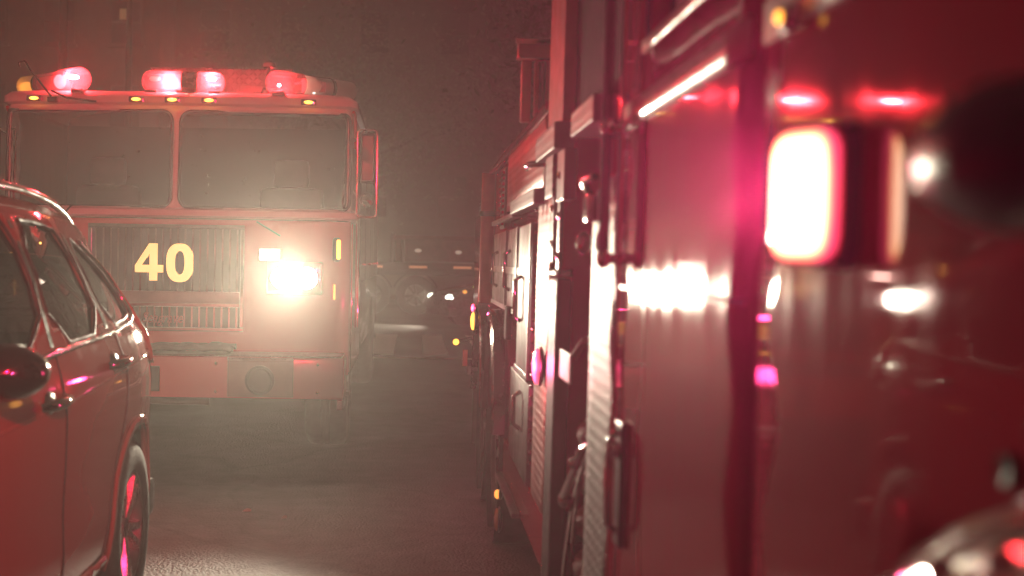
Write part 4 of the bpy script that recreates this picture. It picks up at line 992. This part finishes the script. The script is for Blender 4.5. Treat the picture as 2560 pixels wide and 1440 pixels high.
# ---- body: painted box, tread plate uppers, steel compartment doors
obj('body', MB().box(TX + .012, 2.92, 4.74, 9.35, .62, 1.98, .01), red, tk)
sheet('upper_plate', [(5.05, 1.70), (7.15, 1.70), (7.15, 1.985), (5.05, 1.985)], plate_r, off=.0, thick=.012)
lv = obj('louver_panel', MB().box(TX - .014, TX + .0, 7.22, 7.58, 1.62, 1.93, .004), steel, tk)
for k in range(10):
    obj('slat', MB().box(TX - .026, TX - .0145, 7.24, 7.56, 1.635 + k * .029, 1.650 + k * .029, .002), red, lv)
obj('body_gutter', MB().tube([(TX - .01, 4.9, 1.99), (TX - .012, 7.0, 1.99), (TX - .01, 8.6, 1.985)], .02, 8), red, tk, smooth=50)
obj('tray', MB().box(TX - .05, TX + .0, 5.02, 6.25, 1.655, 1.712, .006), plate, tk)
obj('tray_ledge', MB().box(TX - .04, TX + .0, 6.26, 7.9, 1.645, 1.668, .004), plate, tk)
obj('hook', MB().tube([(TX - .01, 5.05, 1.80), (TX - .055, 5.10, 1.80), (TX - .06, 5.25, 1.805), (TX - .05, 5.30, 1.80)], .012, 8), chrome, tk, smooth=50)
sheet('tread_strip', [(4.72, .55), (5.26, .55), (5.26, 1.70), (4.72, 1.70)], plate_r, off=.002, thick=.014)
for k in range(24):
    obj('bolt', MB().ell((TX - .012, 5.31, .70 + k * .041), (.006, .010, .008), 8, 6), chrome, tk)
doors = ((5.36, 6.02, 1.0, 1.60), (6.06, 6.75, 1.22, 1.60), (6.80, 7.95, 1.22, 1.60))
for (y0, y1, z0, z1) in doors:
    d_ = obj('compartment_door', MB().box(TX - .022, TX + .011, y0, y1, z0, z1, .008), door_steel, tk, smooth=40)
    obj('door_edge', MB().box(TX - .030, TX - .0225, y0 + .0, y0 + .035, z0, z1, .003).box(TX - .030, TX - .0225, y0 + .036, y1, z0, z0 + .022, .003), steel, d_)
    cyy = (y0 + y1) / 2 + .1; cz = (z0 + z1) / 2
    obj('latch', MB().tube([(TX - .023, cyy, cz + .09), (TX - .05, cyy, cz + .075), (TX - .05, cyy, cz - .075), (TX - .023, cyy, cz - .09)], .009, 8), chrome, d_, smooth=50)
d_ = obj('compartment_door', MB().box(TX - .020, TX + .011, 5.36, 6.35, .60, .985, .008), door_steel, tk, smooth=40)
obj('latch', MB().tube([(TX - .021, 5.7, .93), (TX - .05, 5.7, .91), (TX - .05, 5.7, .80), (TX - .021, 5.7, .78)], .009, 8), chrome, d_, smooth=50)
obj('reflective_band', MB().box(TX - .026, TX - .0225, 5.42, 7.9, 1.395, 1.425, .001), gold, tk)
obj('bumper_stop', MB().box(TX - .05, TX - .021, 6.30, 6.42, 1.10, 1.25, .01), rubber, tk)
# corner post and the boxes at the tail
obj('corner_post', MB().tube([(TX - .03, 8.55, 1.20), (TX - .03, 8.55, 1.60), (TX - .03, 8.55, 1.98)], .042, 12), pbr('faded_red_paint', (.42, .05, .05), .5), tk, smooth=50)
obj('post_collar', MB().lathe([(.046, 0), (.05, .01), (.046, .03)], (TX - .03, 8.55, 1.72), (0, 0, 1), 14), dark, tk, smooth=50)
obj('tail_box', MB().box(TX + .01, 2.92, 9.36, 11.2, .9, 1.80, .02), red, tk, smooth=40)
obj('tail_rack', MB().box(TX + .04, 2.9, 9.6, 11.0, 1.803, 1.92, .01), red, tk)
for k in range(4): obj('slat', MB().box(TX + .02, TX + .039, 9.65, 10.9, 1.81 + k * .026, 1.822 + k * .026, .001), chrome, tk)
obj('tail_step', MB().box(TX - .02, 2.92, 11.21, 11.7, .55, .62, .01), plate, tk)
# rear wheels in round fenders
for wy in (7.55, 8.85):
    wheel(tk, (TX + .17, wy, .53), .53, .29, .34, -1, 10, steel, .05); wheel(tk, (2.75, wy, .53), .53, .29, .34, 1, 10, steel, .05)
    a1 = arc(wy, .55, .60, 5, 175, 24); fm = MB(); prof_ = []
    for dx, dr in ((.0, 0), (.05, -.005), (.065, .015), (.055, .045), (.0, .05)): prof_.append([(TX - .0 - dx, wy + (p[0] - wy) * (1 + dr / .6), .55 + (p[1] - .55) * (1 + dr / .6)) for p in a1])
    for a_, b_ in zip(prof_[:-1], prof_[1:]): fm.add(a_ + b_, [(i, i + 1, len(a_) + i + 1, len(a_) + i) for i in range(len(a_) - 1)])
    obj('fender', fm, pbr('black_fender', (.03, .012, .012), .22, coat=1), tk, smooth=50)
    obj('fender_well', MB().lathe([(.595, 0), (.595, .5), (.1, .5)], (TX - .02, wy, .55), (1, 0, 0), 28), pbr('well_black', (.012, .012, .012), .9), tk, smooth=40)
obj('mud_flap', MB().box(TX - .04, TX + .4, 9.62, 9.64, .22, .85, .002), rubber, tk)
obj('skirt', MB().box(TX - .01, TX + .02, 4.75, 6.85, .42, .60, .006), red, tk)
obj('side_step', MB().box(TX - .045, TX - .011, 5.7, 6.85, .42, .44, .006), plate, tk)
obj('axle_beam', MB().box(1.0, 2.3, .3, 11, .5, .8), dark, tk)
# lamps along the body
def slamp(nm, y, h, ry, rz, mat, x=TX - .03, lab=None):
    c_ = obj(nm, MB().ell((x + .006, y, h), (.014, ry * 1.25, rz * 1.12), 16, 10), blackp, tk, smooth=60)
    obj('lens', MB().ell((x - .006, y, h), (.016, ry, rz), 16, 10), mat, c_, smooth=60)
slamp('oval_marker', 4.84, 1.095, .05, .062, e_red)
lamp('marker_light', 'POINT', (TX - .11, 4.84, 1.095), 7.0, RED_LIGHT, tk, .03)
slamp('fender_lamp', 8.75, 1.08, .10, .055, e_amber, TX - .085)
slamp('tail_marker', 10.3, 1.11, .05, .03, e_red, TX - .02)
lamp('marker_light', 'POINT', (TX - .10, 10.25, 1.11), 6.0, RED_LIGHT, tk, .03)
slamp('low_marker', 6.75, .345, .035, .022, e_amber_dim, TX - .03)
slamp('low_reflector', 6.75, .225, .05, .055, pbr('amber_reflector', (.75, .42, .18), .25, coat=1), TX - .03)
tm = obj('tail_arm', MB().tube([(TX + .02, 11.4, .83), (TX - .11, 11.4, .80)], .014, 8), dark, tk, smooth=50)
obj('lens', MB().ell((TX - .11, 11.37, .80), (.025, .025, .025), 12, 8), e_amber, tm, smooth=60)
obj('tail_reflector', MB().box(TX - .06, TX - .02, 11.21, 11.3, .62, .75, .004), pbr('amber_reflector', (.75, .42, .18), .25, coat=1), tk)
# out-of-view beacon bars added on the truck's cab roof to cast red light
for bx_ in (.76, 1.7, 2.64):
    bb_ = obj('beacon_bar', capsule((bx_ - .26, -.35, 2.83), (bx_ + .26, -.35, 2.83), .085), lens_red, tk, smooth=60)
    obj('bracket', MB().box(bx_ - .2, bx_ + .2, -.40, -.30, 2.722, 2.76, .005), steel, bb_)
    obj('bulb', MB().ell((bx_, -.35, 2.83), (.05, .02, .03), 12, 8), e_bulb, bb_, smooth=60)
    lamp('added_red_light', 'POINT', (bx_ - (.2 if bx_ < 1 else 0), -.35, 2.84), P_ROOF if bx_ < 1 else P_BEACON, RED_LIGHT, bb_, .03)

LEAN[0] = 0.0
# ================================================================== HOSE ON THE ENGINE'S BUMPER
hb_ = thing('fire_hose', 'dark flaked fire hose lying on the bumper deck below the grille', 'hose', (EX - .1, EY - .17, .787))
rnd = random.Random(4)
for k in range(5):
    y_ = EY - .30 + k * .062; z_ = .787 + .022
    pts = [(EX - .50 + t * .95 / 14 + rnd.uniform(-.01, .01), y_ + rnd.uniform(-.008, .008), z_ + .05 * abs(math.sin(t * 1.1 + k)) * (.4 + .3 * rnd.random())) for t in range(15)]
    obj('hose_fold', MB().tube(smooth_poly(pts, 1, False), .021, 8), pbr('dark_hose', (.05, .04, .035), .8, bump=.4, bscale=120), hb_, smooth=60)
# ================================================================== LITTER
scrap = pbr('paper', (.6, .56, .5), .7)
for (x, y, l, lab) in ((-.93, 8.1, .05, 'tiny white paper scrap on the asphalt before the bumper'), (-.70, 7.9, .03, 'smaller crumpled paper scrap on the asphalt near the white one')):
    m = MB().add([(x - l / 2, y, .002), (x + l / 2, y - .01, .006), (x + l / 2, y + .03, .012), (x - l / 2, y + .03, .004), (x, y + .015, .02)], [(0, 1, 4), (1, 2, 4), (2, 3, 4), (3, 0, 4)])
    tag(obj('paper_scrap', m, scrap), lab, 'litter')

# ================================================================== HAZE
hm = bpy.data.materials.new('haze'); hm.use_nodes = True; nt = hm.node_tree
nt.nodes.remove(nt.nodes['Principled BSDF'])
pv = nt.nodes.new('ShaderNodeVolumePrincipled'); pv.inputs['Density'].default_value = HAZE_DENSITY
pv.inputs['Color'].default_value = (.90, .86, .80, 1); pv.inputs['Anisotropy'].default_value = HAZE_G
nt.links.new(pv.outputs[0], nt.nodes['Material Output'].inputs['Volume'])
hz = obj('haze', MB().box(-132, 132, -22, 142, -1.0, 18.5), hm)
hz['kind'] = 'stuff'; hz['label'] = 'thin warm night haze glowing round the lamps'
